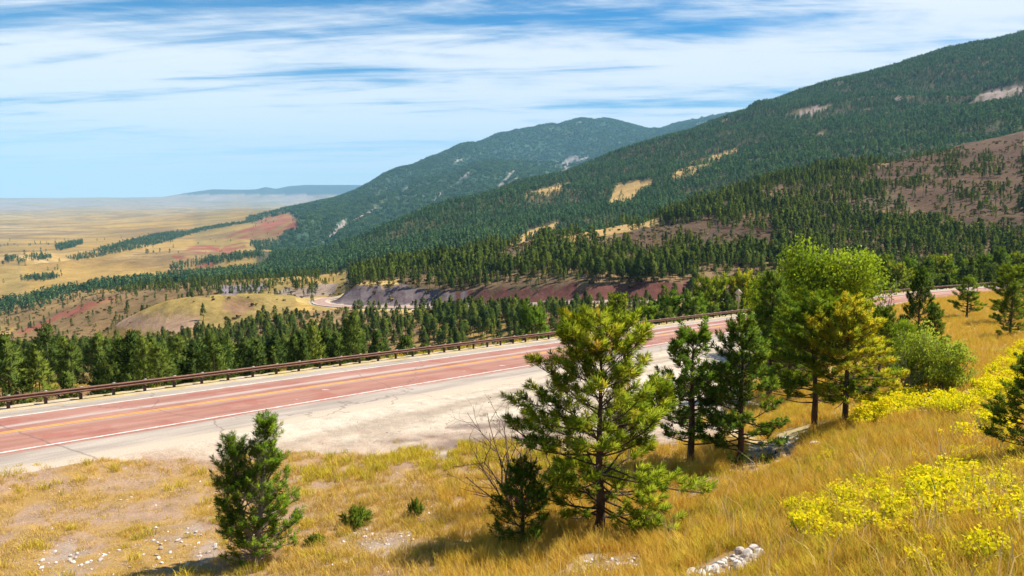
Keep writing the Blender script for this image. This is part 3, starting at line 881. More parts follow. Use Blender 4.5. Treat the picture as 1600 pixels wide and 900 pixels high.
def smoothband(nt, x, a, b, soft):
    m1 = nt.nodes.new('ShaderNodeMapRange'); m1.interpolation_type = 'SMOOTHSTEP'
    nt.links.new(x, m1.inputs[0]); m1.inputs[1].default_value = a - soft; m1.inputs[2].default_value = a + soft
    m2 = nt.nodes.new('ShaderNodeMapRange'); m2.interpolation_type = 'SMOOTHSTEP'
    nt.links.new(x, m2.inputs[0]); m2.inputs[1].default_value = b - soft; m2.inputs[2].default_value = b + soft
    return math_node(nt, 'SUBTRACT', m1.outputs[0], m2.outputs[0])


def road_mat():
    m, nt = new_mat('red_chip_asphalt')
    al = attr(nt, 'along').outputs['Fac']; ac = attr(nt, 'across').outputs['Fac']
    cb = nt.nodes.new('ShaderNodeCombineXYZ')
    nt.links.new(math_node(nt, 'MULTIPLY', al, 0.12), cb.inputs[0]); nt.links.new(ac, cb.inputs[1])
    lon = noise_node(nt, cb.outputs[0], 1.3, 6, 0.65)              # streaks along the traffic
    cb2 = nt.nodes.new('ShaderNodeCombineXYZ')
    nt.links.new(al, cb2.inputs[0]); nt.links.new(ac, cb2.inputs[1])
    fine = noise_node(nt, cb2.outputs[0], 14.0, 4, 0.75)
    blot = noise_node(nt, cb2.outputs[0], 0.35, 4, 0.6)
    wob = math_node(nt, 'ADD', ac, math_node(nt, 'MULTIPLY', math_node(nt, 'SUBTRACT', lon, 0.5), 1.3))
    red = ramp(nt, lon, [(0.3, (0.26, 0.120, 0.086)), (0.52, (0.345, 0.168, 0.122)), (0.75, (0.41, 0.225, 0.170))])
    red = mix_col(nt, math_node(nt, 'MULTIPLY', smoothband(nt, blot, 0.56, 2, 0.06), 0.6), red, (0.30, 0.10, 0.07))
    grey = ramp(nt, lon, [(0.3, (0.26, 0.215, 0.175)), (0.6, (0.40, 0.335, 0.27)), (0.8, (0.48, 0.415, 0.335))])
    c = red
    # pale shoulders and worn strips between the lanes
    c = mix_col(nt, smoothband(nt, wob, -5, 2.5, 0.25), c, grey)
    c = mix_col(nt, math_node(nt, 'MULTIPLY', smoothband(nt, wob, 4.15, 4.75, 0.22), 0.75), c, (0.44, 0.37, 0.32))
    c = mix_col(nt, math_node(nt, 'MULTIPLY', smoothband(nt, wob, 5.75, 6.25, 0.2), 0.35), c, (0.40, 0.33, 0.29))
    c = mix_col(nt, smoothband(nt, wob, 9.75, 30, 0.35), c, grey)
    c = mix_col(nt, smoothband(nt, wob, 12.0, 30, 0.5), c, (0.45, 0.365, 0.275))
    for u0 in (3.35, 4.95, 6.75, 8.35):                                   # darker wheel paths
        c = mix_col(nt, math_node(nt, 'MULTIPLY', smoothband(nt, wob, u0 - 0.22, u0 + 0.22, 0.25), 0.24), c, (0.17, 0.085, 0.065))
    # pale spalls in the near lane
    sp = math_node(nt, 'MULTIPLY', smoothband(nt, noise_node(nt, cb2.outputs[0], 0.55, 3, 0.5), 0.685, 2, 0.012), smoothband(nt, ac, 6.6, 8.8, 0.3))
    c = mix_col(nt, math_node(nt, 'MULTIPLY', sp, 0.7), c, (0.50, 0.42, 0.38))
    # thin sealed cracks
    vo = nt.nodes.new('ShaderNodeTexVoronoi'); vo.feature = 'DISTANCE_TO_EDGE'
    cb3 = nt.nodes.new('ShaderNodeCombineXYZ')
    nt.links.new(math_node(nt, 'MULTIPLY', al, 0.09), cb3.inputs[0]); nt.links.new(math_node(nt, 'ADD', math_node(nt, 'MULTIPLY', ac, 0.05), math_node(nt, 'MULTIPLY', blot, 0.3)), cb3.inputs[1])
    nt.links.new(cb3.outputs[0], vo.inputs['Vector']); vo.inputs['Scale'].default_value = 1.0
    ck = math_node(nt, 'LESS_THAN', vo.outputs['Distance'], 0.0035)
    c = mix_col(nt, math_node(nt, 'MULTIPLY', ck, 0.45), c, (0.12, 0.08, 0.07))
    c = mix_col(nt, 1.0, c, ramp(nt, fine, [(0.3, 0.78), (0.7, 1.2)]), 'MULTIPLY')
    out(nt, principled(nt, c, 0.85, 0.25, bump=fine, bstr=0.25, bdist=0.02))
    return m


def paint_mat(name, col, wear):
    m, nt = new_mat(name)
    al = attr(nt, 'along').outputs['Fac']; ac = attr(nt, 'across').outputs['Fac']
    cb = nt.nodes.new('ShaderNodeCombineXYZ')
    nt.links.new(al, cb.inputs[0]); nt.links.new(math_node(nt, 'MULTIPLY', ac, 4), cb.inputs[1])
    n = noise_node(nt, cb.outputs[0], 2.2, 6, 0.75)
    c = mix_col(nt, smoothband(nt, n, 0.51, 3, 0.07), col, wear)
    out(nt, principled(nt, c, 0.7, 0.3))
    return m


M_ROAD = road_mat()
M_YLINE = paint_mat('yellow_paint', (0.72, 0.40, 0.03), (0.52, 0.27, 0.07))
M_WLINE = paint_mat('white_paint', (0.78, 0.75, 0.70), (0.52, 0.40, 0.34))
ribbon('road', RAIL, [U_PAVE0, 1.1, 2.2, 4, 5.8, 7.5, 9.4, 11, 12.6, U_PAVE1], 0.0, M_ROAD, label='red asphalt two lane road with pale shoulders beside the guardrail')
ribbon('road_marking', RAIL, [5.50, 5.62], 0.005, M_YLINE, label='far stripe of the double yellow centre line on the red road')
ribbon('road_marking', RAIL, [5.74, 5.86], 0.005, M_YLINE, label='near stripe of the double yellow centre line on the red road')
ribbon('road_marking', RAIL, [9.25, 9.40], 0.005, M_WLINE, label='white edge line along the near side of the red road')
ribbon('road_marking', RAIL, [2.35, 2.47], 0.005, M_WLINE, label='worn white edge line on the guardrail side of the red road')


def far_road_mat():
    m, nt = new_mat('far_asphalt')
    al = attr(nt, 'along').outputs['Fac']; ac = attr(nt, 'across').outputs['Fac']
    cb = nt.nodes.new('ShaderNodeCombineXYZ')
    nt.links.new(math_node(nt, 'MULTIPLY', al, 0.1), cb.inputs[0]); nt.links.new(ac, cb.inputs[1])
    n = noise_node(nt, cb.outputs[0], 1.0, 5, 0.6)
    c = ramp(nt, n, [(0.3, (0.30, 0.185, 0.145)), (0.7, (0.40, 0.265, 0.21))])
    ab = math_node(nt, 'ABSOLUTE', ac)
    c = mix_col(nt, smoothband(nt, ab, 3.3, 30, 0.3), c, (0.48, 0.40, 0.32))
    out(nt, principled(nt, c, 0.85, 0.2))
    return m
ribbon('far_road', FAR_C, [-4.6, -2, 0, 2, 4.6], 0.12, far_road_mat(), label='far stretch of the road curving round the grey cut bank')

# ------------------------------------------------------------------ guardrail
def rust_mat(name, c1, c2, c3):
    m, nt = new_mat(name)
    g = nt.nodes.new('ShaderNodeNewGeometry')
    n = noise_node(nt, g.outputs['Position'], 2.5, 6, 0.7)
    c = ramp(nt, n, [(0.3, c1), (0.55, c2), (0.8, c3)])
    out(nt, principled(nt, c, 0.6, 0.4, 0.35, bump=n, bstr=0.2, bdist=0.01))
    return m
M_RAIL = rust_mat('weathering_steel', (0.085, 0.04, 0.026), (0.15, 0.07, 0.042), (0.24, 0.12, 0.075))
M_POST = rust_mat('weathered_post', (0.05, 0.028, 0.02), (0.09, 0.05, 0.034), (0.15, 0.09, 0.06))
M_BLOCK = bark_mat('grey_wood_block', (0.26, 0.21, 0.17), (0.50, 0.43, 0.36), 9)


def guardrail(P, label):
    P = np.asarray(P)
    base = P[0].copy()
    root = empty('guardrail', base, label, 'guardrail')
    Pr = resample(P, 1.905)
    t, n = normals(Pr)
    post = Geo(); post.box((0, 0, 0.02), 0.16, 0.12, 1.36)
    post_me = post.mesh('post', M_POST, False)
    blk = Geo(); blk.box((0.0, 0.14, 0.555), 0.15, 0.15, 0.36)
    blk_me = blk.mesh('blockout', M_BLOCK, False)
    # posts: local Y points to the traffic side
    for k in range(len(Pr)):
        o = link('post', post_me, root)
        o.location = Pr[k] - base
        o.rotation_euler = (random.uniform(-.02, .02), random.uniform(-.02, .02), math.atan2(-n[k, 0], n[k, 1]))
        b = link('blockout', blk_me, o)
    # W-beam panels, two post bays each, lapped at the ends
    prof = [(0.0, 0.155), (0.045, 0.115), (0.08, 0.085), (0.045, 0.05), (0.0, 0.018), (0.0, -0.018), (0.045, -0.05), (0.08, -0.085), (0.045, -0.115), (0.0, -0.155)]
    for k in range(0, len(Pr) - 2, 2):
        g = Geo()
        seg = Pr[k:k + 3].copy()
        nn = n[k:k + 3]; tt = t[k:k + 3]
        seg[0] -= tt[0] * 0.12; seg[2] += tt[2] * 0.12
        lap = 0.004 * ((k // 2) % 2)
        rows = []
        for side in (0, 1):
            for (a, z) in prof:
                rows.append(seg + nn * (0.225 + lap + a - 0.006 * side) + np.array([0, 0, 0.56 + z]))
        m = len(prof)
        V = np.stack(rows, 0)                                  # (2m, 3, 3)
        Vf = V.reshape(-1, 3) - base
        Q = []
        for j in range(m - 1):
            for i in range(2):
                a = j * 3 + i
                Q.append((a, a + 1, a + 4, a + 3))
                b2 = (m + j) * 3 + i
                Q.append((b2, b2 + 3, b2 + 4, b2 + 1))
        for i in range(2):
            Q.append((i, m * 3 + i, m * 3 + i + 1, i + 1))
            e = (m - 1) * 3 + i
            Q.append((e, e + 1, m * 3 + e + 1, m * 3 + e))
        g.add(Vf, Q)
        link('rail_panel', g.mesh('rail_panel', M_RAIL, False), root)
    return root
arc = np.concatenate([[0], np.cumsum(np.linalg.norm(np.diff(RAIL, axis=0), axis=1))])
i0 = int(np.argmin(np.abs(arc - 62))); i1 = int(np.argmin(np.abs(arc - (75 + 148 + 52))))
RAILP = RAIL[i0:i1].copy()
guardrail(RAILP, 'long rusty brown steel guardrail on posts along the canyon edge')

# road sign seen from behind, standing beyond the rail
M_SIGNB = rust_mat('bare_sign_back', (0.50, 0.43, 0.29), (0.56, 0.48, 0.33), (0.60, 0.53, 0.38))
M_SIGNP = bark_mat('sign_post_wood', (0.30, 0.22, 0.16), (0.48, 0.37, 0.28), 8)
sx, sy = wp(1153, 489, 117)[:2]
sz = float(ground(sx, sy)[0])
sr = empty('road_sign', (sx, sy, sz), 'diamond road sign with a square plate below, seen from behind beyond the guardrail', 'road sign')
top = wp(1152, 451, 117)[2] - sz
sr.rotation_euler = (0, 0, -0.35)
g = Geo(); g.box((0, -0.03, top / 2 - 0.1), 0.11, 0.09, top - 0.0)
link('post', g.mesh('post', M_SIGNP, False), sr)
g = Geo(); cz = top - 0.62; R = 0.62
ang = [math.pi / 2 * k for k in range(4)]
V = [(R * math.cos(a) , 0.03 + dy, cz + R * math.sin(a)) for dy in (0, 0.006) for a in ang]
g.add(V, [(0, 1, 2, 3), (7, 6, 5, 4)] + [(k, k + 4, (k + 1) % 4 + 4, (k + 1) % 4) for k in range(4)])
link('diamond_plate', g.mesh('diamond_plate', M_SIGNB, False), sr)
g = Geo(); g.box((0, 0.033, cz - R - 0.33), 0.72, 0.006, 0.72)
link('square_plate', g.mesh('square_plate', M_SIGNB, False), sr)

# ------------------------------------------------------------------ vegetation builders
def hit(px, py, y0=4.0, y1=4000.0):
    """where a photo pixel meets the ground"""
    Y = np.geomspace(y0, y1, 6000)
    a, b = ray(px, py)
    dz = b * Y - ground(a * Y, Y)[0]
    k = np.argmax(dz < 0)
    return float(a * Y[k]), float(Y[k]), float(ground(a * Y[k], Y[k])[0])


def unit(v):
    v = np.asarray(v, float)
    return v / (np.linalg.norm(v, axis=-1, keepdims=True) + 1e-9)


def pine(seed, H, R, base=0.12, whorl=0.42, nbr=5, n_need=34, nl=0.17, w=0.017, tuft=0.30, up=(0.05, 0.9), tint=0.45, yellow=0.0, gap=0.1, sides=7, twin=False, dead=0.25, prof=0.75, dens=1.0):
    """trunk, limbs and crown meshes of an open young pine; height H, crown radius R"""
    rng = np.random.default_rng(seed)
    tg, bg, cg = Geo(), Geo(), Geo()
    tb, tx, tl, ta = [], [], [], []
    stems = [(np.zeros(3), H, R, 0.0)]
    if twin:
        stems = [(np.zeros(3), H, R, 0.0), (np.array([0.0, 0, 0]), H * 0.90, R * 0.8, 1.0)]
    for (b0, h, rr, tw) in stems:
        nseg = 14
        zz = np.linspace(0, h, nseg)
        bend = np.cumsum(rng.normal(0, 0.012 * h / nseg * 3, (nseg, 2)), 0); bend[0] = 0
        cen = np.stack([bend[:, 0], bend[:, 1], zz], 1) + b0
        if tw:
            cen[:, 0] -= 0.38 * R * np.clip(zz / h * 2.0, 0, 1.2)
        elif twin:
            cen[:, 0] += 0.34 * R * np.clip(zz / h * 1.3, 0, 1.2)
        rad = 0.022 * h * (1 - zz / h) ** 0.85 + 0.008
        rad[0] *= 1.35
        tg.tube(cen, rad, sides)
        f = lambda z: np.array([np.interp(z, zz, cen[:, i]) for i in range(3)])
        z = base * h * (1.0 if not tw else 2.0)
        wh = whorl
        ph = rng.uniform(0, 6.28)
        while z < h * 0.985:
            s = (z - base * h) / (h * (1 - base))
            L0 = rr * min(1.0, 0.55 + 2.2 * s) * (1 - s) ** prof + 0.10 * rr * (1 - s) + 0.12
            m = max(3, int(round(nbr * (1 - 0.35 * s) + rng.uniform(-1, 1))))
            ph += 2.4
            for k in range(m):
                if rng.random() < gap: continue
                a = ph + k * 6.283 / m + rng.normal(0, 0.25)
                L = L0 * rng.choice([0.55, 0.8, 1.0, 1.0, 1.15]) * rng.uniform(0.85, 1.1)
                e0 = up[0] + (up[1] - up[0]) * s + rng.normal(0, 0.17)
                n = 6
                t = np.linspace(0, 1, n)
                el = e0 + (0.25 + 0.35 * (1 - s)) * t ** 1.5 * rng.uniform(0.4, 1.2) - 0.12 * (1 - s)
                yaw = a + np.cumsum(rng.normal(0, 0.09, n))
                d = np.stack([np.cos(yaw) * np.cos(el), np.sin(yaw) * np.cos(el), np.sin(el)], 1)
                p = f(min(h * 0.985, z + rng.uniform(-.5, .5) * wh)) + np.vstack([np.zeros(3), np.cumsum(d[:-1] * L / (n - 1), 0)])
                isdead = s < dead and rng.random() < 0.45
                br = np.interp(z, zz, rad) * 0.30 * (1 - 0.75 * t) + 0.005
                bg.tube(p, br, 4)
                if isdead and rng.random() < 0.6:
                    continue
                # side shoots
                ns = max(3, int(L / 0.15 * dens))
                first = 0.18 if s > 0.35 else 0.36
                for q in range(ns + 1):
                    tq = 1.0 if q == ns else first + (1 - first) * (q + rng.uniform(0, 1)) / ns
                    c = np.array([np.interp(tq, t, p[:, i]) for i in range(3)])
                    dd = d[min(n - 1, int(tq * (n - 1)))]
                    if q < ns:
                        side = np.cross(dd, [0, 0, 1]); side = side / (np.linalg.norm(side) + 1e-6) * rng.choice([-1, 1])
                        sd = unit(dd * 0.75 + side * rng.uniform(0.4, 1.1) + np.array([0, 0, rng.uniform(0.05, 0.7)]))
                        sl_ = min(0.62, 0.22 + 0.32 * L * (1 - tq) + rng.uniform(0, 0.18))
                        c2 = c + sd * sl_
                        bg.tube([c, c2], [0.010, 0.005], 3)
                    else:
                        sd = unit(dd + np.array([0, 0, 0.35])); c2 = c
                    tb.append(c2 - sd * tuft * 0.55); tx.append(unit(sd + np.array([0, 0, 0.35]))); tl.append(tuft * rng.uniform(0.75, 1.2))
                    ta.append(tint + rng.normal(0, 0.09) + yellow * (rng.random() < 0.6) * (0.25 + 0.45 * s) + (0.16 if q == ns else 0))
            z += wh * (1 - 0.35 * s) * rng.uniform(0.85, 1.15)
        for q in range(3):
            tb.append(f(h) - np.array([0, 0, 0.12 + 0.16 * q])); tx.append(unit(np.array([rng.normal(0, .15), rng.normal(0, .15), 1]))); tl.append(tuft); ta.append(tint + 0.15)
    tb, tx = np.array(tb), np.array(tx)
    cg.needles(tb, tx, np.array(tl), n_need, nl, w, rng, np.array(ta))
    return tg, bg, cg


def tree_meshes(name, args, mat, bark=None):
    tg, bg, cg = pine(**args)
    return tg.mesh('trunk', bark or M_BARK), bg.mesh('branches', bark or M_BARK), cg.mesh('crown', mat, False)


def put_tree(name, meshes, loc, label, cat, rot=0.0, s=1.0, group=None, sink=0.05):
    x, y, z = loc
    e = empty(name, (x, y, z - sink), label, cat, group)
    e.rotation_euler = (0, 0, rot)
    e.scale = (s, s, s) if not isinstance(s, tuple) else s
    for me in meshes:
        link(me.name.split('.')[0], me, e)
    return e


# ------------------------------------------------------------------ the single trees near the road
P_BIG = tree_meshes('big', dict(seed=3, H=6.6, R=2.75, base=0.12, whorl=0.46, nbr=7, n_need=66, nl=0.23, w=0.025, tuft=0.30, up=(-0.02, 1.0), tint=0.56, yellow=0.22, gap=0.15, dead=0.22, prof=0.33, dens=0.85), M_NEEDLE)
P_TWIN = tree_meshes('twin', dict(seed=5, H=4.5, R=1.10, base=0.05, whorl=0.30, nbr=6, n_need=50, nl=0.15, w=0.018, tuft=0.26, up=(0.30, 1.15), tint=0.68, gap=0.05, twin=True, dead=0.08, prof=0.72, dens=0.9), M_NEEDLE_GREEN, M_BARK_PALE)
P_SMALL = tree_meshes('small', dict(seed=8, H=2.5, R=0.95, base=0.03, whorl=0.24, nbr=6, n_need=46, nl=0.15, w=0.018, tuft=0.22, up=(0.15, 1.0), tint=0.40, gap=0.05, dead=0.0, prof=0.6), M_NEEDLE_GREEN)
P_MID = tree_meshes('mid', dict(seed=12, H=6.0, R=1.75, base=0.16, whorl=0.42, nbr=6, n_need=38, nl=0.21, w=0.036, tuft=0.28, up=(0.1, 1.0), tint=0.54, gap=0.06, dead=0.12, prof=0.45), M_NEEDLE_GREEN)
P_DARK = tree_meshes('dark', dict(seed=14, H=6.3, R=1.75, base=0.10, whorl=0.40, nbr=6, n_need=36, nl=0.20, w=0.036, tuft=0.28, up=(0.0, 0.95), tint=0.56, gap=0.08, dead=0.08, prof=0.55), M_NEEDLE_DARK)
P_ROUND = tree_meshes('round', dict(seed=17, H=6.6, R=2.6, base=0.26, whorl=0.42, nbr=6, n_need=38, nl=0.22, w=0.036, tuft=0.30, up=(0.0, 1.0), tint=0.58, gap=0.08, dead=0.16, prof=0.36), M_NEEDLE)
P_YEL = tree_meshes('yellow', dict(seed=19, H=6.5, R=2.1, base=0.26, whorl=0.42, nbr=6, n_need=38, nl=0.22, w=0.036, tuft=0.30, up=(0.0, 1.0), tint=0.52, yellow=0.42, gap=0.08, dead=0.12, prof=0.4), M_NEEDLE_YEL)


def photo_tree(name, meshes, H0, px, top, bottom, label, rot=0.0, cat='pine tree', wide=1.0, y=None, group=None):
    """stand a tree at the place seen at (px, bottom), as tall as the photo shows"""
    if y is None:
        x, Y, z = hit(px, bottom)
    else:
        a, b = ray(px, bottom); x, Y = float(a * y), float(y); z = float(ground(x, Y)[0])
    ztop = ray(px, top)[1] * Y
    co = np.zeros(len(meshes[-1].vertices) * 3, np.float32); meshes[-1].vertices.foreach_get('co', co)
    Hr = float(np.percentile(co.reshape(-1, 3)[:, 2], 99.6))
    s = (ztop - z) / Hr
    w = (ztop - z) / H0 * wide
    return put_tree(name, meshes, (x, Y, z), label, cat, rot, (w, w, s), group)


photo_tree('pine_tree', P_BIG, 6.6, 935, 485, 830, 'tall open pine with yellow tipped needles beside the bare shrub', 0.6)
photo_tree('pine_tree', P_TWIN, 4.5, 400, 648, 878, 'small bright green pine with two tops standing in stony grass', 0.15)
photo_tree('pine_tree', P_SMALL, 2.5, 818, 718, 850, 'little dark green pine at the foot of the bare shrub', 0.4)
photo_tree('pine_tree', P_MID, 6.0, 1080, 500, 720, 'green pine with a forked top right behind the tall open pine', 1.7, wide=1.15)
photo_tree('pine_tree', P_DARK, 6.3, 1155, 492, 722, 'slim dark pine growing on the patch of white stones', 2.2, wide=1.0)
photo_tree('pine_tree', P_ROUND, 6.6, 1271, 455, 672, 'broad green pine with bare lower trunk beside the yellowing pine', 0.9, wide=1.08)
photo_tree('pine_tree', P_YEL, 6.5, 1320, 462, 665, 'pine with golden yellowing needles above the yellow shrubs', 2.6, wide=1.1)
photo_tree('pine_tree', P_DARK, 6.3, 1203, 425, 600, 'dark pine half hidden behind the slim pine near the road sign', 4.0, y=50, wide=0.9)
photo_tree('pine_tree', P_MID, 6.0, 1232, 470, 640, 'green pine squeezed behind the broad green pine', 3.3, y=46)
photo_tree('pine_tree', P_ROUND, 6.6, 1372, 475, 622, 'yellow green pine between the yellowing pine and the grey shrub', 5.1, y=46, wide=0.8)
photo_tree('pine_tree', P_DARK, 6.3, 1432, 418, 548, 'dark narrow pine in front of the guardrail bend', 1.1, y=64, wide=0.75)
photo_tree('pine_tree', P_DARK, 6.3, 1456, 472, 566, 'small dark pine against the foot of the narrow pine', 3.1, y=58, wide=1.0)
photo_tree('pine_tree', P_MID, 6.0, 1510, 430, 496, 'lone conical dark pine on the golden slope before the road', 5.5, wide=1.15)
photo_tree('pine_tree', P_DARK, 6.3, 1577, 440, 527, 'dark pine with a shadow on the grass at the frame edge', 0.2, wide=1.0)
photo_tree('pine_tree', P_ROUND, 6.6, 1578, 412, 500, 'big dense pine behind the dark pine at the frame edge', 2.0, y=88, wide=1.1)
photo_tree('pine_tree', P_DARK, 6.3, 1606, 545, 722, 'dark pine cut by the frame above the yellow shrubs', 2.9, wide=1.15)
# trees standing just beyond the guardrail
for (px, top, y, lab, me, h0, wd) in [
        (965, 457, 105, 'bright round topped pine beyond the guardrail above the tall open pine', P_ROUND, 6.6, 0.85),
        (1158, 424, 150, 'bright yellow green tree behind the diamond road sign', P_YEL, 6.5, 0.9),
        (1046, 452, 140, 'dark bushy pine beyond the guardrail between round pine and sign', P_MID, 6.0, 1.0),
        (1110, 430, 150, 'tall dark pine beyond the guardrail just before the road sign', P_ROUND, 6.6, 0.8),
        (1082, 456, 138, 'small pine beyond the guardrail beside the tall dark pine', P_MID, 6.0, 1.0),
        (1012, 470, 125, 'low green pine beyond the guardrail beside the round topped pine', P_MID, 6.0, 1.1),
        (1185, 438, 165, 'pine beyond the guardrail just after the road sign', P_DARK, 6.3, 1.0),
        (830, 470, 135, 'bright green slender pine rising from the canyon by the rail', P_MID, 6.0, 0.8)]:
    photo_tree('pine_tree', me, h0, px, top, 500, lab, px * 0.37, y=y, wide=wd)
ORD = ['first', 'second', 'third', 'fourth', 'fifth', 'sixth', 'seventh', 'eighth', 'ninth', 'tenth', 'eleventh', 'twelfth', 'last']
for k, (px, top, y) in enumerate(sorted([(1335, 415, 190), (1352, 405, 195), (1385, 398, 205), (1402, 410, 198), (1446, 402, 205), (1465, 398, 215), (1482, 408, 200), (1516, 405, 220), (1535, 395, 215), (1560, 388, 225), (1590, 394, 230), (1500, 402, 235), (1420, 400, 215)])):
    photo_tree('pine_tree', [P_ROUND, P_MID, P_DARK][k % 3], [6.6, 6.0, 6.3][k % 3], px, top, 440, ORD[k] + ' grey green pine from the left in the row beyond the guardrail bend', k * 1.3, y=y, group='pines beyond the guardrail bend')


# broadleaf trees
def broadleaf(seed, H, R, n_limb, n_leaf, leaf, trunk_r, low=0.25, clump=0.55):
    rng = np.random.default_rng(seed)
    tg, cg = Geo(), Geo()
    pts = []
    tg.tube([(0, 0, 0), (0.03 * H, 0, H * 0.2), (0.0, 0.02 * H, H * 0.45), (0.02 * H, 0, H * 0.75)], [trunk_r * 1.3, trunk_r, trunk_r * 0.7, trunk_r * 0.3], 7)
    for k in range(n_limb):
        z0 = H * rng.uniform(low * 0.5, 0.6)
        a = k * 2.4 + rng.normal(0, .3); e = rng.uniform(0.25, 1.25)
        zt = H * rng.uniform(low + 0.1, 0.78)
        rr = R * math.sqrt(max(0.05, 1 - ((zt / H - 0.58) / 0.55) ** 2)) * rng.uniform(0.6, 1.0)
        end = np.array([math.cos(a) * rr, math.sin(a) * rr, zt])
        p0 = np.array([0, 0, z0]); mid = p0 * 0.45 + end * 0.55 + np.array([0, 0, -0.06 * H]) + rng.normal(0, 0.04 * H, 3)
        tg.tube([p0, mid, end], [trunk_r * 0.45, trunk_r * 0.25, 0.012], 4)
        for q in range(5):
            c = mid + (end - mid) * rng.uniform(0.0, 1.0) + rng.normal(0, clump * R * 0.16, 3)
            c[2] = min(c[2], H * (0.82 - 0.30 * min(1.0, (c[0] ** 2 + c[1] ** 2) / R ** 2)) + rng.normal(0, 0.05 * H))
            tg.tube([mid + (end - mid) * 0.5, c], [0.016, 0.006], 3)
            pts.append((c, clump * R * rng.uniform(0.22, 0.42), rng.normal(0.5, 0.14)))
    C_, A_, N_ = [], [], []
    per = n_leaf // len(pts)
    for c, r, a in pts:
        d = rng.normal(size=(per, 3)); d /= np.linalg.norm(d, axis=1)[:, None]
        C_.append(c + d * (r * rng.random(per) ** 0.45)[:, None] * [1.1, 1.1, 0.75]); A_.append(a + rng.normal(0, 0.12, per)); N_.append(d * 0.7 + unit(c - np.array([0, 0, H * 0.5])) * 0.5)
    cg.leaves(np.concatenate(C_), leaf, rng, np.concatenate(A_), 0.0, np.concatenate(N_))
    return tg, cg


tg, cg = broadleaf(21, 9.0, 3.1, 44, 34000, 0.17, 0.16, 0.10, 1.0)
cotton = (tg.mesh('trunk', M_BARK_GREY), cg.mesh('crown', M_COTTON, False))
photo_tree('cottonwood_tree', cotton, 9.0, 1290, 386, 540, 'tall bright lime green cottonwood rising behind the two trunked pines', 0.5, 'tree', y=66, wide=1.15)
photo_tree('cottonwood_tree', cotton, 9.0, 1226, 425, 540, 'smaller olive green cottonwood leaning beside the tall lime green one', 3.5, 'tree', y=70, wide=1.15)
photo_tree('cottonwood_tree', cotton, 9.0, 1400, 500, 600, 'low lime green tree behind the dead grey branches', 2.2, 'tree', y=52, wide=0.9)
tg, cg = broadleaf(23, 3.6, 1.6, 24, 11000, 0.11, 0.05, 0.05, 0.9)
aspen = (tg.mesh('trunk', M_BARK_PALE), cg.mesh('crown', M_ASPEN, False))
photo_tree('aspen_bush', aspen, 3.6, 1438, 515, 612, 'rounded light green leafy bush beside the grey shrub', 0.3, 'bush', wide=0.95)
photo_tree('aspen_bush', aspen, 3.6, 1474, 523, 612, 'light green leafy sapling with a thin pale stem by yellow shrubs', 2.0, 'bush', wide=1.0)


def twigs(seed, H, R, stems, mat, leaves=0, leafmat=None, depth=3, r0=0.018):
    rng = np.random.default_rng(seed)
    g = Geo(); L_ = []
    def grow(p, d, l, r, k):
        n = 4
        pts = [p]
        for i in range(n):
            d = unit(d + rng.normal(0, 0.13, 3) + np.array([0, 0, 0.04]))
            pts.append(pts[-1] + d * l / n)
        g.tube(pts, np.linspace(r, r * 0.5, n + 1), 4 if k else 3)
        if k == 0:
            L_.append(pts[-1]); L_.append(pts[2]); return
        for q in range(rng.integers(2, 5)):
            t = rng.integers(1, n + 1)
            grow(pts[t], unit(d + rng.normal(0, 0.5, 3)), l * rng.uniform(0.4, 0.65), r * 0.5, k - 1)
    for s in range(stems):
        a = s * 2.4 + rng.normal(0, 0.3); o = rng.uniform(0.15, 1.0)
        d = unit(np.array([math.cos(a) * o * R / H, math.sin(a) * o * R / H, 0.75]))
        grow(np.array([math.cos(a), math.sin(a), 0]) * 0.12, d, H * rng.uniform(0.5, 0.72), r0, depth)
    res = [g.mesh('stems', mat)]
    if leaves:
        cg = Geo(); P = np.array(L_); P = P[rng.integers(0, len(P), leaves)] + rng.normal(0, 0.05, (leaves, 3))
        cg.leaves(P, 0.055, rng, rng.normal(0.5, 0.15, leaves))
        res.append(cg.mesh('leaves', leafmat, False))
    return res


photo_tree('bare_shrub', twigs(31, 3.6, 2.0, 17, M_TWIG, 320, M_JUNIPER, 3, 0.032), 3.6, 806, 618, 792, 'leafless reddish brown shrub of thin branching stems left of tall pine', 0.0, 'shrub', y=25.2, wide=1.0)
photo_tree('dead_shrub', twigs(33, 2.6, 1.6, 16, M_GREYTWIG, 0, None, 3, 0.022), 2.6, 1408, 540, 618, 'grey dead twiggy shrub beside the light green bush', 0.0, 'shrub', wide=1.1)
photo_tree('dead_tree', twigs(35, 4.6, 1.2, 4, M_BARK_GREY, 0, None, 3, 0.06), 4.6, 1384, 440, 520, 'bleached dead tree with bare grey branches before the guardrail bend', 0.7, 'dead tree', y=70)


def low_bush(seed, R, H, n, leaf, mat):
    rng = np.random.default_rng(seed)
    sg, cg = Geo(), Geo()
    tips, axs = [], []
    for k in range(46):
        a = rng.uniform(0, 6.283); e = rng.uniform(0.25, 1.45)
        d = np.array([math.cos(a) * math.cos(e), math.sin(a) * math.cos(e), math.sin(e)])
        l = rng.uniform(0.75, 1.05)
        tip = d * np.array([R, R, H]) * l
        sg.tube([(0, 0, 0), tip * 0.5, tip], [0.012, 0.008, 0.004], 3)
        for q in range(4):
            tips.append(tip * rng.uniform(0.45, 0.95)); axs.append(unit(d + rng.normal(0, 0.3, 3) + np.array([0, 0, 0.4])))
    cg.needles(np.array(tips), np.array(axs), 0.2, n, leaf, 0.018, rng, rng.normal(0.5, 0.1, len(tips)), (1.1, 0.3))
    return sg.mesh('stems', M_TWIG), cg.mesh('leaves', mat, False)


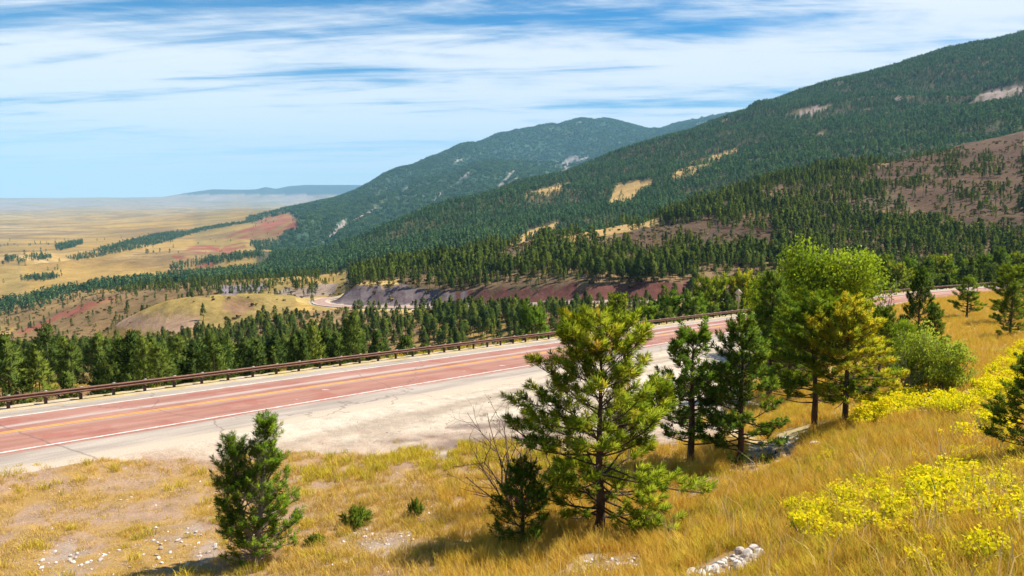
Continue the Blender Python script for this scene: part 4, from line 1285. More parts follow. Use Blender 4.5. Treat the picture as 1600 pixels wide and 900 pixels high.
jb = low_bush(41, 0.62, 0.62, 26, 0.11, M_JUNIPER)
photo_tree('juniper_bush', jb, 0.75, 557, 788, 822, 'rounded green juniper bush on the stony grass', 0.0, 'bush', wide=1.0)
photo_tree('seedling_bush', jb, 0.75, 649, 776, 806, 'tiny green seedling bush right of the round juniper', 1.2, 'bush', wide=0.55)
photo_tree('seedling_bush', jb, 0.75, 492, 833, 852, 'small low green plant between double topped pine and juniper', 2.0, 'bush', wide=1.15)


# ------------------------------------------------------------------ yellow shrubs, one by one
def yellow_shrub(seed, R, H, n, leaf):
    rng = np.random.default_rng(seed)
    sg, cg = Geo(), Geo()
    P, A = [], []
    for k in range(16):
        a = rng.uniform(0, 6.283); rr = R * math.sqrt(rng.random())
        top = np.array([math.cos(a) * rr, math.sin(a) * rr, H * rng.uniform(0.55, 1.0) * (1 - 0.35 * (rr / R) ** 2)])
        foot = np.array([math.cos(a) * rr * 0.45, math.sin(a) * rr * 0.45, 0])
        sg.tube([foot, (foot + top) / 2 + rng.normal(0, 0.04, 3), top], [0.012, 0.010, 0.005], 3)
        m = n // 16
        t = rng.random(m) ** 0.6
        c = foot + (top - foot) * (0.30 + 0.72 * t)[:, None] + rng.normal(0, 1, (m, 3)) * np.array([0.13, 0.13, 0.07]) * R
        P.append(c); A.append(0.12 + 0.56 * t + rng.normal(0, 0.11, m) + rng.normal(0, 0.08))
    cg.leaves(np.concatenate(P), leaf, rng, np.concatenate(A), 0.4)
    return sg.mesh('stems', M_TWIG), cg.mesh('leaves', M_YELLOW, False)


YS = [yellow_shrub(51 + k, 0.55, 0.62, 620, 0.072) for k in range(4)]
def scatter_px(polys, n, rng, mind):
    """places spread evenly over photo regions, by ground distance"""
    res = []
    boxes = [(min(p[0] for p in q), max(p[0] for p in q), min(p[1] for p in q), max(p[1] for p in q)) for q in polys]
    tries = 0
    while len(res) < n and tries < 6000:
        tries += 1
        k = rng.integers(0, len(polys)); b = boxes[k]
        px, py = rng.uniform(b[0], b[1]), rng.uniform(b[2], b[3])
        if not inpoly(polys[k], np.array(px), np.array(py)): continue
        x, y, z = hit(px, py)
        if all((x - r[0]) ** 2 + (y - r[1]) ** 2 > mind * mind for r in res):
            res.append((x, y, z))
    return res


rg = np.random.default_rng(77)
def shrubs(polys, n, mind, s0, s1, label, group):
    for k, p in enumerate(scatter_px(polys, n, rg, mind)):
        s = rg.uniform(s0, s1)
        put_tree('yellow_shrub', YS[rg.integers(0, 4)], p, ('larger ' if s > (s0 + s1) / 2 else 'smaller ') + label, 'shrub', rg.uniform(0, 6.28), (s, s, s * rg.uniform(0.8, 1.15)), group)
shrubs([[(1262, 850), (1300, 800), (1350, 790), (1380, 840), (1320, 860)], [(1340, 780), (1400, 750), (1470, 770), (1450, 830), (1380, 845)], [(1440, 800), (1500, 745), (1560, 760), (1540, 820), (1470, 830)], [(1530, 790), (1570, 740), (1640, 745), (1640, 830), (1560, 840)]], 70, 0.40, 0.45, 1.0, 'bright yellow leafy shrub in the dense thicket in front', 'yellow shrubs of the front thicket')
shrubs([[(1245, 800), (1280, 770), (1320, 765), (1310, 800), (1260, 820)], [(1370, 745), (1420, 735), (1500, 705), (1600, 690), (1640, 740), (1500, 745), (1400, 765)], [(1290, 720), (1330, 712), (1330, 726), (1300, 730)], [(1410, 880), (1460, 860), (1600, 875), (1600, 900), (1420, 900)]], 34, 0.5, 0.35, 0.75, 'small yellow shrub scattered in orange grass round the thicket', 'yellow shrubs scattered round the thicket')
shrubs([[(1470, 690), (1600, 640), (1600, 690), (1540, 700)], [(1470, 650), (1560, 600), (1640, 580), (1640, 640), (1540, 660)], [(1540, 590), (1600, 540), (1640, 540), (1640, 590)]], 74, 0.75, 0.7, 1.35, 'yellow shrub on the slope between leafy bush and dark pine', 'yellow shrubs on the upper slope')
shrubs([[(1330, 665), (1345, 640), (1400, 622), (1440, 625), (1420, 650), (1360, 668)], [(1440, 640), (1490, 620), (1490, 650)]], 26, 0.7, 0.9, 1.4, 'yellow shrub at the foot of the yellowing pine', 'yellow shrubs under the yellowing pine')

# ------------------------------------------------------------------ stones
def stone_mat():
    m, nt = new_mat('limestone')
    g = nt.nodes.new('ShaderNodeNewGeometry'); oi = nt.nodes.new('ShaderNodeObjectInfo')
    n = noise_node(nt, g.outputs['Position'], 9, 5, 0.7)
    f = math_node(nt, 'ADD', n, math_node(nt, 'MULTIPLY', math_node(nt, 'SUBTRACT', oi.outputs['Random'], 0.5), 0.5))
    c = ramp(nt, f, [(0.2, (0.32, 0.24, 0.19)), (0.5, (0.55, 0.48, 0.42)), (0.85, (0.74, 0.70, 0.65))])
    out(nt, principled(nt, c, 0.9, 0.2, bump=n, bstr=0.5, bdist=0.02))
    return m
M_STONE = stone_mat()


def stone_mesh(seed):
    import bmesh
    rng = np.random.default_rng(seed)
    bm = bmesh.new()
    bmesh.ops.create_icosphere(bm, subdivisions=2, radius=0.5)
    pl_ = [(unit(rng.normal(size=3)), rng.uniform(0.26, 0.42)) for _ in range(7)]
    for v in bm.verts:
        p = np.array(v.co)
        for nn, dd in pl_:
            e = p @ nn - dd
            if e > 0: p = p - nn * e * 0.9
        v.co = p * np.array([1.0, 0.8, 0.55]) + rng.normal(0, 0.012, 3)
    me = bpy.data.meshes.new('stone')
    bm.to_mesh(me); bm.free()
    me.materials.append(M_STONE)
    return me
STM = [stone_mesh(91 + k) for k in range(6)]
rs = np.random.default_rng(5)
def put_stone(p, s, label, group=None):
    o = link('stone', STM[rs.integers(0, 6)])
    o.location = (p[0], p[1], p[2] + 0.12 * s)
    o.scale = (s, s, s * rs.uniform(0.8, 1.3)); o.rotation_euler = (rs.uniform(-.4, .4), rs.uniform(-.4, .4), rs.uniform(0, 6.28))
    tag(o, label, 'stone', group)
for p in scatter_px([[(1055, 905), (1110, 888), (1150, 866), (1180, 858), (1196, 868), (1170, 885), (1120, 905)]], 62, rs, 0.12):
    put_stone(p, rs.choice([0.08, 0.11, 0.15, 0.2, 0.27]), 'pale stone in the heap in orange grass at the bottom edge', 'stones of the heap at the bottom edge')
put_stone(hit(1273, 699), 0.62, 'single white boulder lying on the orange grass right of the stony patch')
for p in scatter_px([[(1165, 720), (1190, 690), (1240, 680), (1255, 700), (1230, 725)]], 34, rs, 0.2):
    put_stone(p, rs.uniform(0.12, 0.34), 'grey white stone on the bare patch under the slim dark pine', 'stones under the slim dark pine')
for p in scatter_px([[(215, 880), (235, 822), (300, 815), (345, 850), (330, 885)], [(60, 895), (40, 870), (110, 852), (190, 875)], [(545, 842), (560, 824), (640, 830), (655, 848)], [(880, 895), (930, 868), (1005, 872), (1005, 895)]], 70, rs, 0.18):
    put_stone(p, rs.uniform(0.07, 0.2), 'white stone strewn on the dry soil around the small pines', 'stones strewn on the dry soil')
put_stone(hit(1420, 616), 0.75, 'pale rock between the grey shrub and the yellow shrubs')

# ------------------------------------------------------------------ scattering (uncountable cover) with geometry nodes
def scatter(name, pts, rot, scl, idx, protos, label):
    me = bpy.data.meshes.new(name)
    me.vertices.add(len(pts)); me.vertices.foreach_set('co', np.asarray(pts, np.float32).ravel())
    a = me.attributes.new('rot', 'FLOAT_VECTOR', 'POINT')
    r3 = np.zeros((len(pts), 3), np.float32); r3[:, 2] = rot; a.data.foreach_set('vector', r3.ravel())
    a = me.attributes.new('scl', 'FLOAT_VECTOR', 'POINT'); a.data.foreach_set('vector', np.asarray(scl, np.float32).ravel())
    a = me.attributes.new('idx', 'INT', 'POINT'); a.data.foreach_set('value', np.asarray(idx, np.int32))
    o = link(name, me)
    coll = bpy.data.collections.new(name + '_kinds')
    for k, pm in enumerate(protos):
        po = bpy.data.objects.new('%s_kind_%d' % (name, k), pm); coll.objects.link(po)
    ng = bpy.data.node_groups.new(name, 'GeometryNodeTree')
    ng.interface.new_socket('Geometry', in_out='INPUT', socket_type='NodeSocketGeometry')
    ng.interface.new_socket('Geometry', in_out='OUTPUT', socket_type='NodeSocketGeometry')
    gi = ng.nodes.new('NodeGroupInput'); go = ng.nodes.new('NodeGroupOutput')
    ci = ng.nodes.new('GeometryNodeCollectionInfo'); ci.inputs[0].default_value = coll
    ci.inputs['Separate Children'].default_value = True; ci.inputs['Reset Children'].default_value = True
    ip = ng.nodes.new('GeometryNodeInstanceOnPoints')
    ip.inputs['Pick Instance'].default_value = True
    def na(nm, dt):
        n = ng.nodes.new('GeometryNodeInputNamedAttribute'); n.data_type = dt; n.inputs[0].default_value = nm
        return n.outputs['Attribute']
    e2r = ng.nodes.new('FunctionNodeEulerToRotation')
    ng.links.new(na('rot', 'FLOAT_VECTOR'), e2r.inputs[0])
    ng.links.new(gi.outputs[0], ip.inputs['Points']); ng.links.new(ci.outputs[0], ip.inputs['Instance'])
    ng.links.new(na('idx', 'INT'), ip.inputs['Instance Index'])
    ng.links.new(e2r.outputs[0], ip.inputs['Rotation']); ng.links.new(na('scl', 'FLOAT_VECTOR'), ip.inputs['Scale'])
    ng.links.new(ip.outputs[0], go.inputs[0])
    md = o.modifiers.new('scatter', 'NODES'); md.node_group = ng
    tag(o, label, None, None, 'stuff')
    return o


# --- forest trees, three grades of detail
def forest_tree(seed, H, R, clumps, n, nl, w, base, prof, trunk=0.14, sides=5):
    rng = np.random.default_rng(seed)
    tg, cg = Geo(), Geo()
    tg.tube([(0, 0, -0.6), (0.05, 0, H * 0.4), (0, 0.05, H * 0.93)], [trunk * 1.2, trunk * 0.8, 0.03], sides)
    s = rng.random(clumps) ** 0.8
    z = H * (base + (1 - base) * s)
    a = rng.uniform(0, 6.283, clumps)
    rr = R * np.minimum(1, 0.5 + 2.5 * s) * (1 - s) ** prof * rng.uniform(0.35, 1.1, clumps)
    c = np.stack([np.cos(a) * rr, np.sin(a) * rr, z], 1)
    ax = unit(np.stack([np.cos(a), np.sin(a), 0.5 + 0.9 * s], 1))
    c = c - ax * nl * 0.5
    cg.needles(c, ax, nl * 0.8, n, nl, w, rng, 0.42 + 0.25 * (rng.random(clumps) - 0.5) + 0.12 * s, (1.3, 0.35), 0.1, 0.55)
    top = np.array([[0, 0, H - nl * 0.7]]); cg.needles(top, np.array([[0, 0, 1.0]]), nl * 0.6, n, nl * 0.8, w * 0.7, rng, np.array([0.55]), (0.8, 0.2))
    return tg, cg


F_HI = []
for k, (H, R, b, pr) in enumerate([(12, 2.7, 0.22, 0.48), (10, 2.2, 0.16, 0.62), (13, 2.5, 0.30, 0.42), (9, 2.6, 0.15, 0.42), (11.5, 2.1, 0.2, 0.7), (12.5, 3.0, 0.35, 0.36)]):
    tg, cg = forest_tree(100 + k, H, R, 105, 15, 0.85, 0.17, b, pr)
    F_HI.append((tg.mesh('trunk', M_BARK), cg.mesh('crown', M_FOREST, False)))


def join_geo(*gs, mats):
    """one mesh with a material per part"""
    me_v, me_q, me_a, mi, n = [], [], [], [], 0
    for k, g in enumerate(gs):
        V = np.concatenate(g.v); Q = np.concatenate(g.q)
        me_v.append(V); me_q.append(Q + n); me_a.append(np.concatenate(g.a)); mi.append(np.full(len(Q), k, np.int32)); n += len(V)
    me = new_mesh('tree_kind', np.concatenate(me_v), quads=np.concatenate(me_q), smooth=False)
    for m in mats: me.materials.append(m)
    me.polygons.foreach_set('material_index', np.concatenate(mi))
    fattr(me, 'tint', np.concatenate(me_a))
    soft_normals(me, np.concatenate([np.concatenate(g.nr) for g in gs]))
    return me
F_MID, F_LOW = [], []
for k, (H, R, b, pr) in enumerate([(12, 2.6, 0.2, 0.6), (10, 2.1, 0.14, 0.75), (13, 2.4, 0.28, 0.5), (9, 2.4, 0.12, 0.6), (11.5, 1.9, 0.16, 0.85)]):
    F_MID.append(join_geo(*forest_tree(120 + k, H, R, 46, 9, 1.15, 0.38, b, pr, 0.14, 4), mats=[M_BARK, M_FOREST]))
    F_LOW.append(join_geo(*forest_tree(140 + k, H, R, 20, 5, 1.9, 0.9, b * 0.6, pr, 0.16, 3), mats=[M_BARK, M_FOREST_FAR]))
F_CL = []
for k in range(4):
    rng = np.random.default_rng(160 + k)
    T, Cc = Geo(), Geo()
    for q in range(9):
        H = rng.uniform(8, 13)
        t_, c_ = forest_tree(200 + k * 10 + q, H, 2.4, 12, 4, 2.4, 1.3, 0.1, 0.7, 0.2, 3)
        off = np.array([rng.uniform(-9, 9), rng.uniform(-9, 9), -0.5])
        for g, G in ((t_, T), (c_, Cc)):
            for v, qq, a, nn in zip(g.v, g.q, g.a, g.nr):
                G.add(v + off, qq - (qq.min() if len(qq) else 0), None, a, nn)
    F_CL.append(join_geo(T, Cc, mats=[M_BARK, M_FOREST_FAR]))


def jitter(r0, r1, a0, a1, sp, rng):
    """evenly jittered places over a sector, spacing sp"""
    A = 0.5 * (a1 - a0) * (r1 * r1 - r0 * r0)
    n = int(A / sp ** 2)
    r = np.sqrt(rng.uniform(r0 * r0, r1 * r1, n)); a = rng.uniform(a0, a1, n)
    return r * np.sin(a), r * np.cos(a)


def anypoly(polys, px, py):
    m = np.zeros(px.shape, bool)
    for p in polys: m |= inpoly(p, px, py)
    return m


ENV_X = [-200, 0, 60, 150, 250, 330, 420, 470, 500, 530, 560, 600, 700, 800, 880, 950, 1000, 1060, 1120, 1200, 1300, 1700]
ENV_Y = [528, 526, 518, 510, 512, 503, 494, 488, 494, 490, 484, 478, 471, 467, 472, 468, 466, 452, 444, 440, 425, 405]
BAND = [[(0, 497), (0, 476), (60, 464), (100, 454), (150, 445), (225, 437), (270, 430), (400, 420), (480, 404), (500, 398), (500, 440), (430, 444), (370, 450), (330, 456), (290, 462), (225, 459), (175, 452), (110, 470), (55, 484)],
        [(105, 404), (150, 392), (200, 378), (300, 354), (400, 337), (450, 326), (450, 333), (400, 346), (300, 366), (235, 386), (160, 401), (120, 408)],
        [(4, 412), (10, 404), (80, 400), (80, 405), (40, 411)], [(30, 440), (60, 432), (100, 432), (70, 440)], [(260, 424), (270, 414), (340, 404), (400, 398), (420, 402), (300, 420)], [(85, 385), (130, 376), (130, 382), (95, 392)],
        [(395, 380), (440, 374), (430, 392), (400, 392)], [(160, 455), (225, 438), (260, 432), (262, 450), (215, 462)]]
KN_TREES = [[(560, 436), (640, 430), (640, 452), (600, 452)]]
frng = np.random.default_rng(303)
CLR = np.radians(38)
# 1 canyon and the front hill: single trees
xs, ys = jitter(62, 960, -CLR, CLR, 3.5, frng)
z, k_, ru, fu = ground(xs, ys)
px, py = to_px(xs, ys, z)
nz = 0.6 * fbm(xs / 45, ys / 45, 401, 3) + 0.4 * fbm(xs / 13, ys / 13, 411, 2)
d = np.zeros(len(xs))
canyon = (k_ > LI['rail'] + 0.25) & (k_ < LI['c4'] + 0.35)
d[canyon] = np.clip(0.62 + (nz[canyon] - 0.42) * 4.0, 0.10, 0.95)
d[canyon & (px < 160) & (py > 578)] *= 0.4
hillm = (k_ >= LI['c4'] + 0.35) & (k_ < LI['a4'])
hr = hillm & (px > 545)
d[hr] = np.clip(0.48 + (nz[hr] - 0.45) * 4.5, 0.05, 0.85)
dens_poly = [(1120, 318), (1180, 288), (1290, 264), (1380, 262), (1440, 320), (1500, 352), (1560, 400), (1560, 430), (1230, 430), (1180, 400), (1210, 365)]
d[hr & inpoly(dens_poly, px, py)] = np.clip(0.66 + (nz[hr & inpoly(dens_poly, px, py)] - 0.45) * 4, 0.15, 0.95)
bm_ = hr & anypoly(BURN, px, py)
d[bm_] = np.clip(0.09 + (nz[bm_] - 0.51) * 2.6, 0.045, 0.6)
cr = hr & (k_ > LI['a3'] - 0.25) & (px > 1290); d[cr] = np.maximum(d[cr], 0.38)
up_ = hr & (k_ < LI['a1'] + 0.3) & (px > 700) & (px < 1090); d[up_] = np.maximum(d[up_], 0.75)
ml = hr & (px < 700) & (k_ < LI['a1'] + 0.4); d[ml] *= 0.45
hl = hillm & (px <= 545)
d[hl] = 0.02
d[hl & anypoly(BAND, px, py)] = 0.19
d[hl & inpoly(KNOLL, px, py)] = 0.012
lowtree = hl & inpoly([(180, 500), (290, 468), (300, 440), (520, 440), (500, 462), (300, 470), (230, 492), (190, 512)], px, py) & (k_ > LI['a1'] - 0.3); d[lowtree] = 0.35
d[hr & (k_ < LI['a4']) & anypoly(MEADOW_A, px, py)] = 0.05
d[np.abs(ru) < 8] = 0
d[(fu > -9) & (fu < 18) & (px > 505) & (px < 1080) & (np.abs(fu) < 90)] = 0
d[np.abs(fu) < 8] = 0
d[infr.any() and (px < 520) & (px > 430) & (np.abs(fu) < 16)] = 0
hgt = (0.42 + 0.62 * np.clip((fbm(xs / 22, ys / 22, 412, 2) - 0.25) * 1.6, 0, 1)) * frng.uniform(0.72, 1.15, len(xs)) * np.where(bm_, 0.8, 1.0) * np.where(hl, 0.72, 1.0)
kind = frng.integers(0, 6, len(xs))
HH = np.array([12, 10, 13, 9, 11.5, 12.5])[kind] * hgt
cap = np.interp(px, [0, 480, 640], [7.6, 8.2, 11.5]) * frng.uniform(0.75, 1.15, len(xs))
low_ = canyon & (HH > cap)
hgt = np.where(low_, hgt * cap / HH, hgt); HH = np.where(low_, cap, HH)
tpx, tpy = to_px(xs, ys, z + HH)
envy = np.interp(px, ENV_X, ENV_Y) + np.clip(frng.normal(3, 9, len(xs)), -12, 30) + (fbm(xs / 18, ys / 40, 415, 2) - 0.5) * 26
# near trees stay low enough to leave the view over them open: young pines on the upper canyon side
tgt = envy + frng.random(len(xs)) ** 1.3 * np.clip(py - envy - 18, 0, 90)
fit = canyon & (tpy < envy)
Hn = np.where(fit, (py - tgt) / F_PX * np.hypot(ys, 0) , HH)
hgt = np.where(fit, hgt * Hn / HH, hgt); HH = np.where(fit, Hn, HH)
d[fit & (HH < 2.4)] = 0
tpx, tpy = to_px(xs, ys, z + HH)
d[anypoly(MEADOW_A + MEADOW_B, tpx, tpy) & hillm] *= 0.15
d[anypoly(MEADOW_A + MEADOW_B, px, (py + tpy) / 2) & hillm] *= 0.15
keep = (frng.random(len(xs)) < d) & (px > -90) & (px < 1690)
xs, ys, z, kind, hgt, px, py, k_, tpy = (v[keep] for v in (xs, ys, z, kind, hgt, px, py, k_, tpy))
# thin out pairs standing in one another
gr = {}
ok = np.zeros(len(xs), bool)
for i in np.argsort(ys):
    key = (int(xs[i] // 2.3), int(ys[i] // 2.3))
    if key in gr: continue
    gr[key] = i; ok[i] = True
xs, ys, z, kind, hgt, px, py, k_, tpy = (v[ok] for v in (xs, ys, z, kind, hgt, px, py, k_, tpy))
R_ = np.hypot(xs, ys)
railtop = np.interp(px, [0, 100, 314, 514, 690, 825, 976, 1152, 1340, 1600], [612, 603, 583, 562, 541, 524, 505, 483, 453, 436])
vis = (tpy < railtop - 12) & (px > -10) & (px < 1610) & ~((px > 1180) & (py > 440)) & (k_ < LI['c4'] + 0.4)
score = np.where(vis, R_, 1e9)
order = np.argsort(score)
N_IND = min(285, int(vis.sum()))
ind = order[:N_IND]
rest = np.setdiff1d(np.arange(len(xs)), ind)
for i in ind:
    s = hgt[i]
    where = ('under the red striped hillside' if px[i] < 110 else 'under the left end of the golden knoll' if px[i] < 230 else
             'under the middle of the golden knoll' if px[i] < 370 else 'under the golden saddle beside the knoll' if px[i] < 480 else
             'under the far road curve' if px[i] < 590 else 'under the grey cut bank' if px[i] < 710 else 'under the dark red cut bank')
    row = 'atop the canyon forest ' if tpy[i] < np.interp(px[i], ENV_X, ENV_Y) + 16 else 'amid the canyon forest ' if tpy[i] < railtop[i] - 34 else 'right behind the guardrail '
    size = 'tall' if (np.array([12, 10, 13, 9, 11.5, 12.5])[kind[i]] * s) > 10.0 else 'short'
    form = {0: 'broad', 1: 'slim', 2: 'high crowned', 3: 'squat', 4: 'narrow', 5: 'round topped'}[int(kind[i])]
    lab = size + ' ' + form + ' pine ' + row + where
    e = put_tree('pine_tree', F_HI[kind[i]], (xs[i], ys[i], z[i]), lab, 'pine tree', frng.uniform(0, 6.28), (s * frng.uniform(.85, 1.15), s, s), lab.replace(' pine ', ' pines '), 0.1)
nearr = rest[R_[rest] < 420]; midr = rest[R_[rest] >= 420]
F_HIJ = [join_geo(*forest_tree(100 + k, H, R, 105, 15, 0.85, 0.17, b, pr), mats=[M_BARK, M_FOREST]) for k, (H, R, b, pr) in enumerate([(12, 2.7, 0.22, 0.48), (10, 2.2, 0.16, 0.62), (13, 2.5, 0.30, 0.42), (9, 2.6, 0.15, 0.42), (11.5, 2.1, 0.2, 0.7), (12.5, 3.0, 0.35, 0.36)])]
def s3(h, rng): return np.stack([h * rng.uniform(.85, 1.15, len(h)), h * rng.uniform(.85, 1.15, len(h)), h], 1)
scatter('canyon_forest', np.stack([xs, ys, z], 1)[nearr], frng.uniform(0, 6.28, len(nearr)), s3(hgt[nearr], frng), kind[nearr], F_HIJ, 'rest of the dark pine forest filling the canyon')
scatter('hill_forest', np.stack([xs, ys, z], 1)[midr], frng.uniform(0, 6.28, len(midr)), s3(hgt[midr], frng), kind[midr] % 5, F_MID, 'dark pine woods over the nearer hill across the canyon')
print('single pines', len(ind), 'canyon', len(nearr), 'hill', len(midr))

# 2 the long slope behind and the bands of trees on the plain
xs, ys = jitter(900, 3900, -CLR, CLR, 5.8, frng)
z, k_, ru, fu = ground(xs, ys)
px, py = to_px(xs, ys, z)
nz = fbm(xs / 120, ys / 120, 402, 3)
foot = np.interp(py, [300, 325, 345, 370, 385, 400, 415, 430], [500, 440, 462, 436, 432, 424, 410, 400])
d = np.zeros(len(xs))
sb = (k_ > LI['a4'] - 0.5) & (k_ < LI['b4'] + 0.6) & (px > foot)
nz = 0.55 * nz + 0.45 * fbm(xs / 26, ys / 26, 413, 3)
d[sb] = np.clip(0.80 + (nz[sb] - 0.44) * 3.0, 0.15, 0.98)
d[sb & anypoly(MEADOW_B, px, py) & (k_ < LI['b4'])] = 0.03
d[sb & inpoly(MEADOW_B[3], px, py)] = 0.2
d[sb & anypoly(ROCK_B, px, py)] = 0.02
pb = (px <= foot) & anypoly(BAND, px, py)
d[pb] = np.clip(0.30 + (nz[pb] - 0.45) * 2, 0.08, 0.7)
d[(px <= foot) & ~pb & (nz > 0.6)] = 0.012
keep = (frng.random(len(xs)) < d) & (px > -60) & (px < 1660)
xs, ys, z, px = xs[keep], ys[keep], z[keep], px[keep]
h = frng.uniform(0.5, 1.1, len(xs)) * (0.8 + 0.35 * fbm(xs / 60, ys / 60, 414, 2))
scatter('slope_forest', np.stack([xs, ys, z], 1), frng.uniform(0, 6.28, len(xs)), s3(h, frng), frng.integers(0, 5, len(xs)), F_LOW, 'unbroken dark conifer forest on the long mountain slope')
print('slope trees', len(xs))

# brush on the clearings of canyon, knoll and nearer hill
M_BRUSH = foliage_mat('dry_brush', [(0, (0.05, 0.04, 0.02)), (0.45, (0.13, 0.10, 0.04)), (0.8, (0.17, 0.16, 0.05)), (1, (0.30, 0.22, 0.09))], 0.3, 0.9)
BR = []
for k in range(4):
    rng = np.random.default_rng(180 + k); g = Geo(); m_ = 12
    a = rng.uniform(0, 6.283, m_); rr = 0.5 * np.sqrt(rng.random(m_))
    g.needles(np.stack([np.cos(a) * rr, np.sin(a) * rr, 0.1 + 0 * rr], 1), unit(np.stack([np.cos(a) * rr, np.sin(a) * rr, 0.5 + 0 * rr], 1)), 0.5, 6, 0.6, 0.3, rng, np.full(m_, 0.5), (1.2, 0.3), 0.2)
    BR.append(g.mesh('brush_kind', M_BRUSH, False))
xs, ys = jitter(70, 1000, -CLR, CLR, 4.0, frng)
z, k_, ru, fu = ground(xs, ys); px, py = to_px(xs, ys, z)
nz = fbm(xs / 18, ys / 18, 404, 3)
d = np.clip((nz - 0.40) * 2.5, 0.03, 0.7) * ((k_ > LI['rail'] + 0.3) & (k_ < LI['a4']))
d[anypoly(MEADOW_A, px, py)] *= 0.15
d[inpoly(KNOLL, px, py)] *= 0.25
d[(px < 545) & (k_ > LI['a1'])] *= 0.25
d[np.abs(fu) < 6] = 0; d[np.abs(ru) < 4] = 0
d[(fu > 0) & (fu < 15) & (np.abs(px - 790) < 290)] *= 0.15
keep = (frng.random(len(xs)) < d) & (px > -60) & (px < 1660)
n = keep.sum()
scatter('brush', np.stack([xs, ys, z], 1)[keep], frng.uniform(0, 6.28, n), s3(frng.uniform(0.5, 1.7, n), frng), frng.integers(0, 4, n), BR, 'dry low brush dotting the clearings of the canyon and hill')

# 3 the far mountain: groups of trees
xs, ys = jitter(2300, 11500, np.radians(-19), np.radians(24), 21.0, frng)
z, k_, ru, fu = ground(xs, ys)
px, py = to_px(xs, ys, z)
foot = np.interp(py, [290, 325, 345, 370, 385, 400, 415], [560, 440, 470, 438, 432, 424, 410])
nz = fbm(xs / 260, ys / 260, 403, 3)
okm = (k_ > LI['b4'] + 0.2) & (k_ < LI['m4'] + 0.25) & (px > foot) & (px < 1300)
d = np.where(okm, np.clip(0.9 + (nz - 0.4) * 1.5, 0.3, 1.0), 0)
d[anypoly(ROCK_C, px, py)] = 0.02
d[(k_ > LI['b4'] + 0.2) & (k_ < LI['m5']) & (px <= foot) & anypoly(BAND, px, py)] = 0.5
keep = frng.random(len(xs)) < d
xs, ys, z = xs[keep], ys[keep], z[keep]
scatter('mountain_forest', np.stack([xs, ys, z], 1), frng.uniform(0, 6.28, len(xs)), s3(frng.uniform(0.8, 1.2, len(xs)), frng), frng.integers(0, 4, len(xs)), F_CL, 'far forest clothing the rounded blue mountain')
print('mountain groups', len(xs))

# fallen and standing dead trunks on the burnt brown slope
g = Geo(); g.tube([(0, 0, 0), (3, 0.1, 0.05), (6.5, -0.1, 0), (9, 0.1, 0.1)], [0.22, 0.18, 0.12, 0.05], 5)
for q in range(7):
    g.tube([(3 + q * 0.8, 0, 0), (3.4 + q * 0.8, 0.9 * (-1) ** q, 0.35)], [0.05, 0.02], 3)
LOGM = g.mesh('fallen_log', M_BARK_GREY)
lr_ = np.random.default_rng(9)
for k in range(100):
    P = BURN[0] if k < 70 else BURN[1]
    for _ in range(60):
        qx, qy = lr_.uniform(min(p[0] for p in P), max(p[0] for p in P)), lr_.uniform(min(p[1] for p in P), max(p[1] for p in P))
        if inpoly(P, np.array(qx), np.array(qy)): break
    x, y, zz = hit(qx, qy, 430, 1100)
    if y > 1000 or y < 435: continue
    o = link('fallen_log', LOGM); s = lr_.uniform(0.6, 1.3)
    standing = lr_.random() < 0.25
    o.location = (x, y, zz + 0.25); o.scale = (s, s, s)
    o.rotation_euler = (0, -1.5 if standing else lr_.uniform(-.25, .05), lr_.uniform(0, 6.28))
    o.name = 'dead_snag' if standing else 'fallen_log'
    if standing: tag(o, 'bare grey dead trunk standing on the brown slope across the canyon', 'dead tree', 'dead trunks standing on the brown slope')
    else: tag(o, 'grey fallen log lying on the brown slope across the canyon', 'log', 'fallen logs on the brown slope')


# ------------------------------------------------------------------ grass, weeds and gravel in front
def blade_tuft(seed, n, h, spread, w, lean):
    rng = np.random.default_rng(seed)
    a = rng.uniform(0, 6.283, n); r = spread * np.sqrt(rng.random(n))
    b = np.stack([np.cos(a) * r, np.sin(a) * r, np.zeros(n) - 0.03], 1)
    hh = h * rng.uniform(0.5, 1.1, n)
    a2 = rng.uniform(0, 6.283, n); l = lean * rng.uniform(0.2, 1, n)
    d = np.stack([np.cos(a2), np.sin(a2), np.zeros(n)], 1)
    s = np.stack([-np.sin(a2 + rng.normal(0, 1, n)), np.cos(a2), np.zeros(n)], 1) * (w / 2)
    m = b + d * (hh * l * 0.3)[:, None]; m[:, 2] += hh * 0.6
    t = b + d * (hh * l)[:, None]; t[:, 2] += hh
    V = np.stack([b - s, b + s, m + s * 0.8, m - s * 0.8, t], 1).reshape(-1, 3)
    i = np.arange(n)[:, None] * 5
    g = Geo(); g.add(V, i + np.array([[0, 1, 2, 3]]), i + np.array([[3, 2, 4]]), np.repeat(rng.normal(0.5, 0.13, n), 5))
    return g


